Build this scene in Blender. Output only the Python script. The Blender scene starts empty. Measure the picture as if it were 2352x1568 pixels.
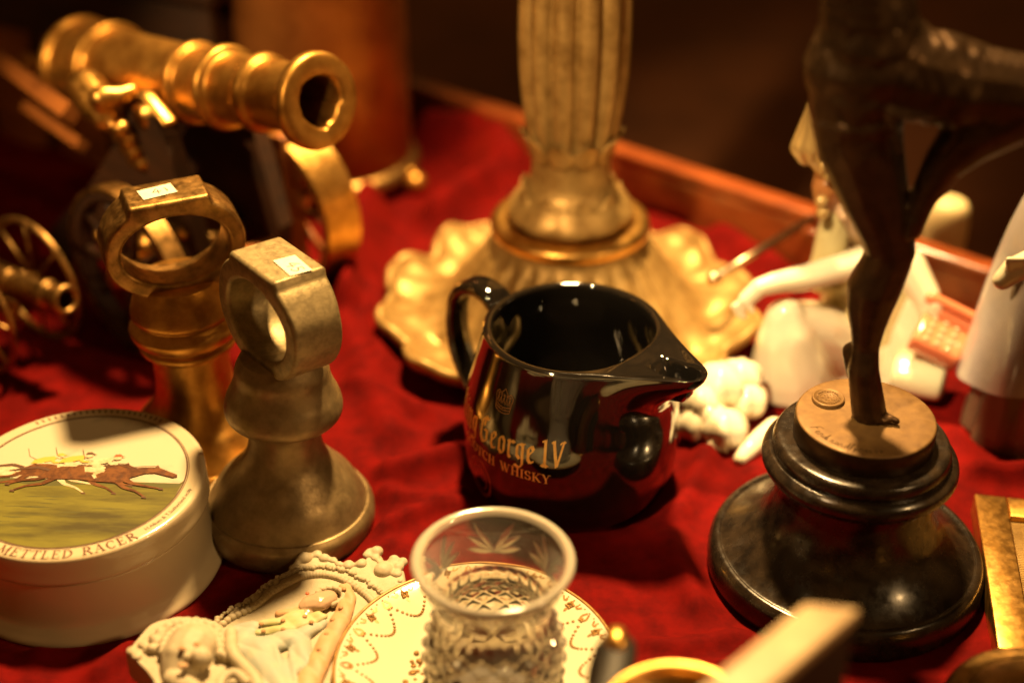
import bpy, bmesh, math, random
from math import sin, cos, pi, radians, sqrt, atan2
from mathutils import Vector, Matrix, noise
from mathutils.geometry import tessellate_polygon
random.seed(7)
SC = bpy.context.scene
COL = SC.collection
S = 0.01                      # everything below is written in centimetres

# ---------------------------------------------------------------- camera
PITCH = radians(32); FPX = 3300.0; CAMH = 48.4
cd = bpy.data.cameras.new('camera'); cam = bpy.data.objects.new('camera', cd); COL.objects.link(cam)
cam.location = (0, 0, CAMH*S); cam.rotation_euler = (pi/2-PITCH, 0, 0)
cd.sensor_width = 36; cd.lens = 36*FPX/2352
cd.clip_start = 0.02; cd.clip_end = 60
cd.dof.use_dof = True; cd.dof.focus_distance = 0.700; cd.dof.aperture_fstop = 2.5; cd.dof.aperture_blades = 0
SC.camera = cam
# ---------------------------------------------------------------- world and lamps
w = bpy.data.worlds.new('World'); SC.world = w; w.use_nodes = True
nt = w.node_tree; bg = nt.nodes['Background']
tc = nt.nodes.new('ShaderNodeTexCoord'); nz = nt.nodes.new('ShaderNodeTexNoise'); rp = nt.nodes.new('ShaderNodeValToRGB')
nz.inputs['Scale'].default_value = 2.2; nz.inputs['Detail'].default_value = 2
rp.color_ramp.elements[0].position = .42; rp.color_ramp.elements[0].color = (.016, .0060, .0012, 1)
rp.color_ramp.elements[1].position = .72; rp.color_ramp.elements[1].color = (.26, .105, .022, 1)
nt.links.new(tc.outputs['Generated'], nz.inputs['Vector']); nt.links.new(nz.outputs['Fac'], rp.inputs['Fac'])
nt.links.new(rp.outputs['Color'], bg.inputs['Color']); bg.inputs['Strength'].default_value = 1.15

def aim(o, tgt):
    d = Vector(tgt)*S - o.location
    o.rotation_euler = d.to_track_quat('-Z', 'Y').to_euler()
def spot(name, loc, tgt, power, size, color, cone=70, blend=.4):
    l = bpy.data.lights.new(name, 'SPOT'); l.energy = power; l.shadow_soft_size = size*S; l.color = color
    l.spot_size = radians(cone); l.spot_blend = blend
    o = bpy.data.objects.new(name, l); COL.objects.link(o); o.location = Vector(loc)*S; aim(o, tgt); return o
def area(name, loc, tgt, power, sx, sy, color):
    l = bpy.data.lights.new(name, 'AREA'); l.energy = power; l.shape = 'RECTANGLE'; l.size = sx*S; l.size_y = sy*S; l.color = color
    o = bpy.data.objects.new(name, l); COL.objects.link(o); o.location = Vector(loc)*S; aim(o, tgt); return o
WARM = (1.0, .66, .30)
spot('key_lamp', (8, 104, 116), (9, 58, 0), 215, 5.5, (1.0, .62, .245), 50, .55)
spot('lady_fill', (-24, 30, 90), (16, 69, 2), 95, 2.5, (1.0, .68, .32), 17, .8)  # unseen fill spot, added to brighten the porcelain lady
spot('left_lamp', (-66, 26, 66), (-24, 84, 15), 34, 2.5, (1, .60, .24), 17, .7)
spot('shaft_fill', (-34, 0, 74), (3, 80, 18), 55, 3.0, (1, .62, .26), 17, .7)  # added fill with no visible source, lifts the fluted shaft
spot('right_lamp', (66, 20, 60), (-8, 60, 6), 9, 3.0, (1, .60, .24), 34, .7)
SC.view_settings.view_transform = 'Standard'; SC.view_settings.look = 'None'
SC.view_settings.exposure = 0.0; SC.view_settings.gamma = 1.0; SC.view_settings.use_curve_mapping = False
SC.cycles.use_denoising = True
SC.cycles.max_bounces = 10; SC.cycles.glossy_bounces = 5; SC.cycles.transmission_bounces = 10; SC.cycles.transparent_max_bounces = 12
SC.cycles.sample_clamp_indirect = 4; SC.cycles.caustics_refractive = False; SC.cycles.caustics_reflective = False

# ---------------------------------------------------------------- placing by the picture's perspective
_c, _s = cos(PITCH), sin(PITCH)
def at(u, v, z=0.0):
    a = (u-1176)/FPX; b = (784-v)/FPX
    d = Vector((a, _c+b*_s, -_s+b*_c)); t = (z-CAMH)/d.z
    return Vector((d.x*t, d.y*t, z))
def atY(u, v, Y):
    a = (u-1176)/FPX; b = (784-v)/FPX
    d = Vector((a, _c+b*_s, -_s+b*_c)); t = Y/d.y
    return Vector((d.x*t, Y, CAMH+d.z*t))
def ppc(p):                         # pixels per cm at a point
    return FPX/(p.y*_c-(p.z-CAMH)*_s)

# ---------------------------------------------------------------- materials
MATS = {}
def mat(name, col, rough=.5, metal=0.0, col2=None, nscale=1.0, ndet=4, bump=0.0, bscale=4.0, rvar=0.0, coat=0.0, sheen=0.0,
        sheen_col=None, trans=0.0, ior=1.5, sss=0.0, stretch=(1, 1, 1), lo=.4, hi=.65, emit=None, spec=.5, scratches=0.0, dust=0.0):
    m = bpy.data.materials.new(name); m.use_nodes = True; MATS[name] = m
    t = m.node_tree; b = t.nodes['Principled BSDF']; N = t.nodes.new; L = t.links.new
    b.inputs['Base Color'].default_value = (*col, 1); b.inputs['Roughness'].default_value = rough; b.inputs['Metallic'].default_value = metal
    b.inputs['Coat Weight'].default_value = coat; b.inputs['Coat Roughness'].default_value = .06
    b.inputs['Transmission Weight'].default_value = trans; b.inputs['IOR'].default_value = ior
    b.inputs['Specular IOR Level'].default_value = spec
    if sss:
        b.inputs['Subsurface Weight'].default_value = sss; b.inputs['Subsurface Radius'].default_value = (.006, .003, .0015)
        b.inputs['Subsurface Scale'].default_value = .5
    if sheen:
        b.inputs['Sheen Weight'].default_value = sheen; b.inputs['Sheen Roughness'].default_value = .35
        b.inputs['Sheen Tint'].default_value = (*(sheen_col or col), 1)
    if emit: b.inputs['Emission Color'].default_value = (*col, 1); b.inputs['Emission Strength'].default_value = emit
    g = N('ShaderNodeTexCoord'); mp = N('ShaderNodeMapping'); mp.inputs['Scale'].default_value = tuple(100*s for s in stretch)
    L(g.outputs['Object'], mp.inputs['Vector'])
    def ns(scale, det, rg=.55):
        n = N('ShaderNodeTexNoise'); n.inputs['Scale'].default_value = scale; n.inputs['Detail'].default_value = det
        n.inputs['Roughness'].default_value = rg; L(mp.outputs[0], n.inputs['Vector']); return n
    if col2:
        n = ns(nscale, ndet, .62); r = N('ShaderNodeValToRGB')
        r.color_ramp.elements[0].position = lo; r.color_ramp.elements[1].position = hi
        r.color_ramp.elements[0].color = (*col, 1); r.color_ramp.elements[1].color = (*col2, 1)
        L(n.outputs['Fac'], r.inputs['Fac']); L(r.outputs['Color'], b.inputs['Base Color'])
    if rvar:
        n = ns(nscale*1.7, 5, .65); mr = N('ShaderNodeMapRange')
        mr.inputs['From Min'].default_value = .3; mr.inputs['From Max'].default_value = .7
        mr.inputs['To Min'].default_value = max(.02, rough-rvar); mr.inputs['To Max'].default_value = min(1, rough+rvar)
        L(n.outputs['Fac'], mr.inputs['Value']); L(mr.outputs[0], b.inputs['Roughness'])
    if bump:
        n = ns(bscale, 6, .6); bp = N('ShaderNodeBump'); bp.inputs['Strength'].default_value = bump; bp.inputs['Distance'].default_value = .0003
        L(n.outputs['Fac'], bp.inputs['Height']); L(bp.outputs[0], b.inputs['Normal'])
        if coat: L(bp.outputs[0], b.inputs['Coat Normal'])
    return m
mat('brass', (.62, .34, .08), .40, .95, (.42, .20, .04), .7, 4, .12, 6, .07)
mat('brass_bright', (.74, .43, .12), .34, 1, (.55, .30, .07), 1.2, 4, .06, 8, .07)
mat('brass_old', (.46, .27, .09), .42, 1, (.20, .12, .04), 1.3, 6, .3, 7, .12)
mat('grey_bronze', (.30, .22, .11), .44, .65, (.19, .135, .065), 1.1, 7, .35, 6, .12, lo=.38, hi=.68)
mat('verdigris', (.33, .26, .13), .48, .55, (.20, .155, .075), 2.0, 7, .5, 7, .1)
mat('gilt_metal', (.44, .29, .10), .50, .5, (.28, .17, .05), .8, 5, .2, 3.5, .1)
mat('black_glaze', (.006, .005, .004), .045, 0, coat=1.0, spec=.6, bump=.015, bscale=1.2)
mat('black_marble', (.010, .007, .005), .24, 0, (.030, .020, .012), 1.0, 6, .03, 20, .10, coat=.12, spec=.5)
mat('bronze_skin', (.060, .032, .013), .40, .8, (.036, .019, .008), 1.5, 5, .08, 6, .05)
mat('bronze_disc', (.18, .10, .030), .55, .35, (.115, .06, .018), 1.4, 6, .15, 12, .1, lo=.35, hi=.7)
mat('porcelain', (.74, .68, .52), .12, 0, coat=.6)
mat('porcelain_flesh', (.52, .36, .24), .2, 0, coat=.5)
mat('porcelain_lavender', (.44, .41, .41), .2, 0, (.36, .34, .36), .3, coat=.5)
mat('porcelain_pink', (.62, .20, .10), .14, 0, coat=.7)
mat('porcelain_green', (.62, .62, .44), .10, 0, coat=.7)
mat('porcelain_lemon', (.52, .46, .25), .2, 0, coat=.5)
mat('button_pink', (.70, .40, .26), .2, 0, coat=.5)
mat('robe_shaded', (.15, .10, .065), .3, 0, coat=.4)  # shade below the cape, put into the robe's colour as dark brown
mat('porcelain_hair', (.36, .15, .05), .2, 0, coat=.6)
mat('porcelain_gold', (.50, .34, .13), .2, .2, coat=.5)
mat('bisque', (.46, .40, .28), .62, 0, (.38, .31, .19), 2.2, 5, .5, 9, lo=.45, hi=.8)
mat('bisque_peach', (.52, .31, .16), .6, 0, (.50, .36, .22), .9, 3, .12, 8)
mat('bisque_blue', (.35, .38, .33), .6, 0, (.42, .41, .32), 1.4, 4, .15, 8)
mat('bisque_lemon', (.44, .43, .20), .6, 0, (.46, .43, .26), 1.4, 4, .15, 8)
mat('bisque_brown', (.40, .22, .10), .6)
mat('bisque_lip', (.62, .12, .05), .5)
mat('ceramic_cream', (.56, .47, .32), .22, 0, coat=.5, bump=.01, bscale=1)
mat('plate_glaze', (.70, .64, .46), .09, 0, coat=.6)
mat('gilt_paint', (.36, .20, .05), .35, .35, (.24, .12, .03), 3, 4)
mat('gold_letter', (.95, .62, .20), .35, .3, (.80, .45, .11), 1.6, 3)
mat('gold_line', (.50, .26, .09), .35, .6)
mat('velvet', (.15, .0025, .0015), .85, 0, (.07, .001, .001), .7, 6, .8, 26, sheen=.22, sheen_col=(1, .07, .02), spec=.08, lo=.35, hi=.7)
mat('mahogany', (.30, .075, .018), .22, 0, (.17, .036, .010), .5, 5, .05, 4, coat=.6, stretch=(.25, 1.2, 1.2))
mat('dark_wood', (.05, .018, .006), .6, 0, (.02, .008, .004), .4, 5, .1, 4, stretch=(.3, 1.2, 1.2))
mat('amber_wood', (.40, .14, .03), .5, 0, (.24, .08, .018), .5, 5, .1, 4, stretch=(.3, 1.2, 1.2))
mat('floor_wood', (.17, .058, .018), .7, 0, (.09, .03, .010), .05, 4, .05, 3)
mat('copper_skin', (.50, .20, .05), .42, .55, (.28, .10, .025), .25, 4, .1, 2, .1)
mat('cream_bone', (.52, .38, .21), .5, 0, (.40, .28, .15), .7, 5, .1, 6)
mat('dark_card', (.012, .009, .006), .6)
mat('ivory_wax', (.74, .62, .34), .45, 0, sss=.3)
mat('paper', (.80, .76, .62), .75, 0, (.74, .69, .54), 3, 3)
mat('ink', (.06, .05, .05), .7)
mat('brown_ink', (.11, .035, .012), .6)
mat('dark_ink', (.05, .035, .02), .6)
mat('steel', (.55, .42, .27), .25, 1)
mat('glass', (1, .97, .90), .02, 0, trans=.80, ior=1.5)
mat('glass_cut', (.88, .86, .78), .28, 0, trans=.55, ior=1.5)
mat('glass_rim', (.90, .84, .70), .12, 0, trans=.62, ior=1.5, coat=.5)
# the picture on the lid
mat('print_sky', (.52, .47, .35), .35, 0, (.22, .23, .20), .22, 4, coat=.4, lo=.50, hi=.66)
mat('print_cream', (.74, .68, .53), .35, 0, coat=.4)
mat('print_grass', (.165, .155, .025), .4, 0, (.06, .052, .014), .55, 6, coat=.4, stretch=(.3, 1.6, 1), lo=.40, hi=.62)
mat('print_far', (.09, .09, .03), .4, 0, coat=.4)
mat('print_bay', (.17, .065, .02), .4, 0, (.08, .028, .010), 2.0, 5, coat=.4, lo=.42, hi=.6)
mat('print_white', (.60, .52, .36), .4, 0, (.45, .34, .2), 3, 4, coat=.4)
mat('print_red', (.55, .10, .04), .4, 0, coat=.4)
mat('print_yellow', (.60, .40, .08), .4, 0, coat=.4)
mat('print_line', (.09, .04, .02), .5, 0, coat=.4)

# ---------------------------------------------------------------- mesh builder
class MB:
    def __init__(self): self.v = []; self.f = []; self.m = []; self.flat = set(); self.mi = 0
    def vert(self, p): self.v.append(tuple(p)); return len(self.v)-1
    def face(self, ids, flat=False):
        if flat: self.flat.add(len(self.f))
        self.f.append(tuple(ids)); self.m.append(self.mi)
    def grid(self, rows, closeu=False, closev=False, flat=False):
        b = len(self.v); nr = len(rows); ncc = len(rows[0])
        for r in rows:
            for p in r: self.v.append(tuple(p))
        for i in range(nr if closev else nr-1):
            for j in range(ncc if closeu else ncc-1):
                a = b+i*ncc+j; c2 = b+i*ncc+(j+1) % ncc; d = b+((i+1) % nr)*ncc+(j+1) % ncc; e = b+((i+1) % nr)*ncc+j
                self.face((a, c2, d, e), flat)
    def lathe(self, prof, n=64, mod=None, M=None, ang=None, cap0=False, cap1=False):
        rows = []
        A = ang or [2*pi*k/n for k in range(n)]
        for i, (r, z) in enumerate(prof):
            row = []
            for t in A:
                rr, zz = (r, z) if mod is None else mod(t, i, r, z)
                p = Vector((rr*cos(t), rr*sin(t), zz))
                row.append(M @ p if M else p)
            rows.append(row)
        b = len(self.v); self.grid(rows, closeu=True)
        k = len(A)
        if cap0: self.face([b+j for j in range(k)][::-1])
        if cap1: self.face([b+(len(prof)-1)*k+j for j in range(k)])
    def box(self, cx, cy, cz, sx, sy, sz, M=None, bev=0):
        if bev:
            bm = bmesh.new(); bmesh.ops.create_cube(bm, size=1)
            for v in bm.verts: v.co = Vector((v.co.x*sx, v.co.y*sy, v.co.z*sz))
            bmesh.ops.bevel(bm, geom=bm.edges[:], offset=bev, segments=2, affect='EDGES', profile=.6)
            self.addbm(bm, Matrix.Translation((cx, cy, cz)) if M is None else M @ Matrix.Translation((cx, cy, cz)), flat=False); return
        P = [Vector((cx+sx*a/2, cy+sy*b_/2, cz+sz*c_/2)) for a in (-1, 1) for b_ in (-1, 1) for c_ in (-1, 1)]
        if M: P = [M @ p for p in P]
        b = len(self.v); self.v += [tuple(p) for p in P]
        for f in ((0, 1, 3, 2), (4, 6, 7, 5), (0, 4, 5, 1), (2, 3, 7, 6), (0, 2, 6, 4), (1, 5, 7, 3)):
            self.face([b+k for k in f], True)
    def addbm(self, bm, M=None, flat=False):
        bm.verts.ensure_lookup_table(); b = len(self.v)
        bm.verts.index_update()
        for v in bm.verts: self.v.append(tuple(M @ v.co if M else v.co))
        for f in bm.faces: self.face([b+v.index for v in f.verts], flat)
        bm.free()
    def ball(self, c, r, sx=1, sy=1, sz=1, n=2, M=None):
        bm = bmesh.new(); bmesh.ops.create_icosphere(bm, subdivisions=n, radius=1)
        R = Matrix.Translation(Vector(c)) @ (M or Matrix()) @ Matrix.Diagonal((r*sx, r*sy, r*sz, 1))
        self.addbm(bm, R)
    def tube(self, pts, rad, n=12, sx=1.0, closed=False, up=Vector((0, 0, 1)), caps=True):
        P = [Vector(p) for p in pts]; rows = []
        for i, p in enumerate(P):
            if closed: t = P[(i+1) % len(P)]-P[i-1]
            else: t = P[min(i+1, len(P)-1)]-P[max(i-1, 0)]
            t.normalize(); a = t.cross(up)
            if a.length < 1e-3: a = t.cross(Vector((0, 1, 0.01)))
            a.normalize(); b_ = a.cross(t).normalized()
            r = rad[i] if isinstance(rad, (list, tuple)) else rad
            rows.append([p+a*(cos(2*pi*k/n)*r*sx)+b_*(sin(2*pi*k/n)*r) for k in range(n)])
        b = len(self.v); self.grid(rows, closeu=True, closev=closed)
        if caps and not closed:
            self.face([b+k for k in range(n)][::-1]); self.face([b+(len(P)-1)*n+k for k in range(n)])
    def poly(self, pts, f):            # 2-D polygon through mapping f(x,y)->3D
        tri = tessellate_polygon([[Vector((x, y, 0)) for x, y in pts]])
        b = len(self.v); self.v += [tuple(f(x, y)) for x, y in pts]
        for t in tri:
            x = [pts[k] for k in t]
            ar = (x[1][0]-x[0][0])*(x[2][1]-x[0][1])-(x[2][0]-x[0][0])*(x[1][1]-x[0][1])
            self.face([b+k for k in (t if ar > 0 else t[::-1])], True)

def obj(name, mb, mats, parent=None, loc=None, smooth=True):
    me = bpy.data.meshes.new(name)
    me.from_pydata([(x*S, y*S, z*S) for x, y, z in mb.v], [], mb.f)
    if isinstance(mats, str): mats = [mats]
    for m in mats: me.materials.append(MATS[m])
    me.polygons.foreach_set('material_index', [min(i, len(mats)-1) for i in mb.m])
    me.polygons.foreach_set('use_smooth', [smooth and (k not in mb.flat) for k in range(len(mb.f))])
    me.update()
    o = bpy.data.objects.new(name, me); COL.objects.link(o)
    if parent: o.parent = parent
    if loc is not None: o.location = Vector(loc)*S
    return o
def thing(name, label, cat, loc=(0, 0, 0), rot=(0, 0, 0), group=None):
    o = bpy.data.objects.new(name, None); COL.objects.link(o); o.empty_display_size = .02
    o.location = Vector(loc)*S; o.rotation_euler = rot; o['label'] = label; o['category'] = cat
    if group: o['group'] = group
    return o
def tag(o, label, cat, group=None):
    o['label'] = label; o['category'] = cat
    if group: o['group'] = group
    return o
def remesh(o, vox, it=6, fac=.6):      # overlapping solids become one continuous surface
    m = o.modifiers.new('r', 'REMESH'); m.mode = 'VOXEL'; m.voxel_size = vox*S; m.use_smooth_shade = True
    s = o.modifiers.new('s', 'SMOOTH'); s.factor = fac; s.iterations = it
    bpy.context.view_layer.update()
    me = bpy.data.meshes.new_from_object(o.evaluated_get(bpy.context.evaluated_depsgraph_get()))
    old = o.data; o.modifiers.clear(); o.data = me
    if not me.materials:
        for mm in old.materials: me.materials.append(mm)
    me.name = o.name
    return o
def limb(mb, pts, n=2, step=.22, fl=None):   # pts: [(pos, r)] chain of spheres
    for (p0, r0), (p1, r1) in zip(pts, pts[1:]):
        p0 = Vector(p0); p1 = Vector(p1); d = (p1-p0).length; k = max(1, int(d/(step*max(.08, min(r0, r1)))))
        for i in range(k+1):
            t = i/k; mb.ball(p0.lerp(p1, t), r0+(r1-r0)*t, n=n)
def smooth(a, b, x):
    t = max(0, min(1, (x-a)/(b-a))); return t*t*(3-2*t)
def spl(P, n=8):                          # Catmull-Rom through points
    P = [Vector(p) for p in P]; out = []
    for i in range(len(P)-1):
        a = P[max(i-1, 0)]; b = P[i]; c = P[i+1]; d = P[min(i+2, len(P)-1)]
        for k in range(n):
            t = k/n; out.append(.5*((2*b)+(c-a)*t+(2*a-5*b+4*c-d)*t*t+(3*b-a-3*c+d)*t**3))
    out.append(P[-1]); return out
def prof(P, n=6): return [(max(0.0005, p.x), p.y) for p in spl([(a, b, 0) for a, b in P], n)]

# ---------------------------------------------------------------- setting: table, floor, velvet
m = MB(); m.grid([[(-260, -60, -9), (260, -60, -9)], [(-260, 500, -9), (260, 500, -9)]])
o = obj('floor', m, 'floor_wood'); o['kind'] = 'structure'
RA = at(960, 200, 4.5); RB = at(1860, 490, 4.5)
rdir = (RB-RA).normalized(); rn = Vector((rdir.y, -rdir.x, 0))   # rn points to the camera side
if rn.y > 0: rn = -rn
def rail_d(x, y): return (Vector((x, y, 0))-Vector((RA.x, RA.y, 0))).dot(rn)
ridges = [  # x0,y0,x1,y1,height,width given by picture points on the cloth
 (850, 520, 780, 720, 2.2, 1.5), (1130, 360, 1165, 430, 2.6, 2.0), (990, 360, 1140, 370, 2.7, 1.5), (1000, 520, 1180, 420, 1.5, 1.2),
 (790, 740, 900, 1010, .7, 1.1), (900, 1100, 1070, 1060, .9, .8), (760, 1285, 1060, 1140, .55, .5), (820, 900, 960, 960, .8, .9), (480, 1440, 760, 1300, .35, .3),
 (1560, 1180, 1620, 1060, .5, .8), (1540, 1250, 1600, 1400, .4, .8), (1300, 1545, 1700, 1530, .22, .25), (1500, 1500, 1720, 1470, .35, .6), (2220, 1010, 2360, 1060, 1.2, .9), (2240, 1100, 2360, 1100, .8, .6),
 (700, 1330, 900, 1260, .25, .4), (100, 1520, 420, 1420, .5, .6), (230, 1560, 300, 1500, .4, .5), (880, 1150, 1060, 1170, .6, .7), (1660, 560, 1780, 640, 1.0, 1.2), (860, 680, 870, 860, .8, 1.0)]
R3 = [(at(a, b), at(c, d), h, wd) for a, b, c, d, h, wd in ridges]
BASES = []
def cloth_h(x, y):
    p = Vector((x, y, 0)); h = 0
    for a, b, hh, wd in R3:
        ab = b-a; t = max(0, min(1, (p-a).dot(ab)/ab.length_squared)); q = (p-a-ab*t).length
        e = 1-.0*t
        h = max(h, 1.45*hh*math.exp(-(q/wd)**2)*e)
    h += .75*abs(noise.noise(Vector((x*.16+y*.05, y*.11, 1.3))))+.30*abs(noise.noise(Vector((x*.42+.2*y, y*.25, 4))))+.03*noise.noise(Vector((x*1.8, y*1.8, 7)))
    far = smooth(84, 100, y); h += far*1.2*abs(noise.noise(Vector((x*.13, y*.13, 9))))
    return h
def cloth_mask(x, y):
    k = 1
    for bx, by, r in BASES:
        d = sqrt((x-bx)**2+(y-by)**2); k = min(k, smooth(r*.95, r*1.15+.4, d))
    return k
def build_cloth():
    m = MB(); nx, ny = 330, 330; x0, x1, y0, y1 = -48, 52, 22, 118
    idx = {}
    for j in range(ny+1):
        y = y0+(y1-y0)*j/ny
        for i in range(nx+1):
            x = x0+(x1-x0)*i/nx
            if rail_d(x, y) < -.2: continue
            idx[i, j] = m.vert((x, y, cloth_h(x, y)*cloth_mask(x, y)-.02))
    for j in range(ny):
        for i in range(nx):
            k = [(i, j), (i+1, j), (i+1, j+1), (i, j+1)]
            if all(q in idx for q in k): m.face([idx[q] for q in k])
    return tag(obj('velvet_cloth', m, 'velvet'), 'rumpled deep red velvet cloth under all the antiques', 'cloth')
# wooden tray: rear rail with its inner board, corner post and thin metal stay
tr = thing('wooden_case', 'reddish mahogany display case rim running behind the red velvet', 'display case', (RA.x, RA.y, -9))
ang = atan2(rdir.y, rdir.x)
def rail_box(name, s0, s1, z0, z1, d0, d1, ma, bev=.12):
    m = MB(); m.box((s0+s1)/2, 0, (z0+z1)/2+9, s1-s0, abs(d1-d0), z1-z0, Matrix.Rotation(ang, 4, 'Z') @ Matrix.Translation((0, -(d0+d1)/2, 0)), bev=bev)
    return obj(name, m, ma, tr)
rail_box('rear_rail', -60, 90, 3.55, 4.5, -1.6, .0, 'mahogany', .25)
rail_box('inner_board', -60, 90, -9, 3.54, -1.0, -.25, 'mahogany', .05)
cst = (RB-RA).length
rail_box('corner_post', cst-.4, cst+1.0, -2, 3.5, -.2, .5, 'mahogany', .1)
m = MB(); a = at(1640, 640, 4.6)-Vector((RA.x, RA.y, -9)); b = at(1872, 498, 4.9)-Vector((RA.x, RA.y, -9))
m.tube([a, a.lerp(b, .5), b], .28, 10); m.ball(a, .5); obj('metal_stay', m, 'steel', tr)

# ---------------------------------------------------------------- stroke lettering
def seg_quads(p, q, w0, w1=None, nib=None):
    w1 = w1 if w1 is not None else w0
    d = Vector((q[0]-p[0], q[1]-p[1])); L = d.length or 1e-6
    n = Vector((-d.y, d.x))/L
    return [(p[0]+n.x*w0/2, p[1]+n.y*w0/2), (p[0]-n.x*w0/2, p[1]-n.y*w0/2), (q[0]-n.x*w1/2, q[1]-n.y*w1/2), (q[0]+n.x*w1/2, q[1]+n.y*w1/2)]
def add_quad(mb, quad, f, lift, sub=3):
    a, b, c, d = quad
    rows = []
    for i in range(sub+1):
        t = i/sub
        rows.append([f(a[0]+(d[0]-a[0])*t, a[1]+(d[1]-a[1])*t, lift), f(b[0]+(c[0]-b[0])*t, b[1]+(c[1]-b[1])*t, lift)])
    mb.grid(rows, flat=True)
_lift = [0]
def nxt(): _lift[0] = (_lift[0]+1) % 7; return .004*_lift[0]
def arcpts(cx, cy, rx, ry, a0, a1, n=8):
    return [(cx+rx*cos(radians(a0+(a1-a0)*k/n)), cy+ry*sin(radians(a0+(a1-a0)*k/n))) for k in range(n+1)]
# serif capitals: K=thick, N=thin; ('l',x0,y0,x1,y1,w) line, ('a',cx,cy,rx,ry,a0,a1) modulated arc, ('s',x,y,w) serif
K, N_ = .17, .06
SER = {
'I': (.42, [('l', .2, 0, .2, 1, K), ('s', .2, 0, .36), ('s', .2, 1, .36)]),
'H': (.92, [('l', .2, 0, .2, 1, K), ('l', .72, 0, .72, 1, K), ('l', .2, .52, .72, .52, N_), ('s', .2, 0, .34), ('s', .2, 1, .34), ('s', .72, 0, .34), ('s', .72, 1, .34)]),
'L': (.72, [('l', .2, 0, .2, 1, K), ('s', .2, 1, .34), ('l', .04, .03, .66, .03, N_), ('l', .64, 0, .66, .28, N_)]),
'E': (.76, [('l', .2, 0, .2, 1, K), ('l', .04, .03, .68, .03, N_), ('l', .04, .97, .66, .97, N_), ('l', .2, .52, .5, .52, N_), ('l', .5, .38, .5, .66, N_), ('l', .66, 0, .68, .26, N_), ('l', .64, .76, .65, 1, N_)]),
'T': (.80, [('l', .4, 0, .4, 1, K), ('s', .4, 0, .38), ('l', .04, .97, .76, .97, N_), ('l', .05, .72, .04, 1, N_), ('l', .75, .72, .76, 1, N_)]),
'D': (.90, [('l', .2, 0, .2, 1, K), ('a', .3, .5, .5, .47, -90, 90), ('l', .04, .03, .36, .03, N_), ('l', .04, .97, .36, .97, N_)]),
'M': (1.08, [('l', .17, 0, .17, 1, N_), ('l', .17, 1, .53, .1, K), ('l', .53, .1, .88, 1, N_), ('l', .88, 0, .88, 1, K), ('s', .17, 0, .3), ('s', .17, 1, .26), ('s', .88, 0, .36), ('s', .9, 1, .32)]),
'R': (.88, [('l', .2, 0, .2, 1, K), ('a', .34, .74, .32, .23, -90, 90), ('l', .2, .97, .36, .97, N_), ('l', .2, .51, .36, .51, N_), ('l', .4, .5, .78, .02, K), ('s', .2, 0, .34), ('s', .18, 1, .3), ('s', .8, 0, .22)]),
'A': (.90, [('l', .14, 0, .45, 1, N_), ('l', .42, 1, .76, 0, K), ('l', .25, .34, .64, .34, N_), ('s', .14, 0, .28), ('s', .76, 0, .34)]),
'C': (.82, [('a', .46, .5, .38, .48, 50, 310), ('l', .7, .66, .71, .98, N_)]),
'G': (.90, [('a', .46, .5, .38, .48, 50, 320), ('l', .7, .66, .71, .98, N_), ('l', .74, .06, .74, .44, K), ('s', .72, .44, .32)]),
'O': (.92, [('a', .46, .5, .39, .48, 0, 360)]),
'S': (.66, [('a', .33, .735, .22, .235, 30, 270), ('a', .33, .265, .24, .235, 90, -150), ('l', .54, .72, .55, .98, N_), ('l', .08, .02, .09, .28, N_)]),
'K': (.90, [('l', .2, 0, .2, 1, K), ('l', .24, .42, .72, .98, N_), ('l', .36, .58, .78, .02, K), ('s', .2, 0, .34), ('s', .2, 1, .34), ('s', .72, 1, .28), ('s', .8, 0, .28)]),
'W': (1.22, [('l', .16, 1, .42, 0, K), ('l', .42, 0, .62, .95, N_), ('l', .58, .95, .84, 0, K), ('l', .84, 0, 1.06, 1, N_), ('s', .14, 1, .32), ('s', .6, 1, .26), ('s', 1.08, 1, .26)]),
'Y': (.86, [('l', .42, 0, .42, .46, K), ('l', .14, 1, .42, .44, K), ('l', .42, .44, .72, 1, N_), ('s', .42, 0, .34), ('s', .13, 1, .3), ('s', .72, 1, .26)]),
' ': (.5, []),
}
def serif_text(mb, text, h, f, x0=0.0, track=.06, sub=2):
    x = x0
    for ch in text:
        wd, st = SER[ch]
        for s in st:
            if s[0] == 'l': add_quad(mb, seg_quads((x+s[1]*h, s[2]*h), (x+s[3]*h, s[4]*h), s[5]*h), f, nxt(), sub)
            elif s[0] == 's': add_quad(mb, seg_quads((x+(s[1]-s[3]/2)*h, s[2]*h+(.02 if s[2] < .5 else -.02)*h), (x+(s[1]+s[3]/2)*h, s[2]*h+(.02 if s[2] < .5 else -.02)*h), .055*h), f, nxt(), sub)
            else:
                P = arcpts(*s[1:], n=12); k = len(P)
                for i in range(k-1):
                    def wdt(j):
                        A = radians(s[5]+(s[6]-s[5])*j/(k-1)); return (.06+.13*abs(cos(A)))*h
                    add_quad(mb, seg_quads((x+P[i][0]*h, P[i][1]*h), (x+P[i+1][0]*h, P[i+1][1]*h), wdt(i), wdt(i+1)), f, .004*(i % 2), 1)
        x += (wd+track)*h
    return x
def text_len(t, h, track=.06): return sum((SER[c][0]+track)*h for c in t)
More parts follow.
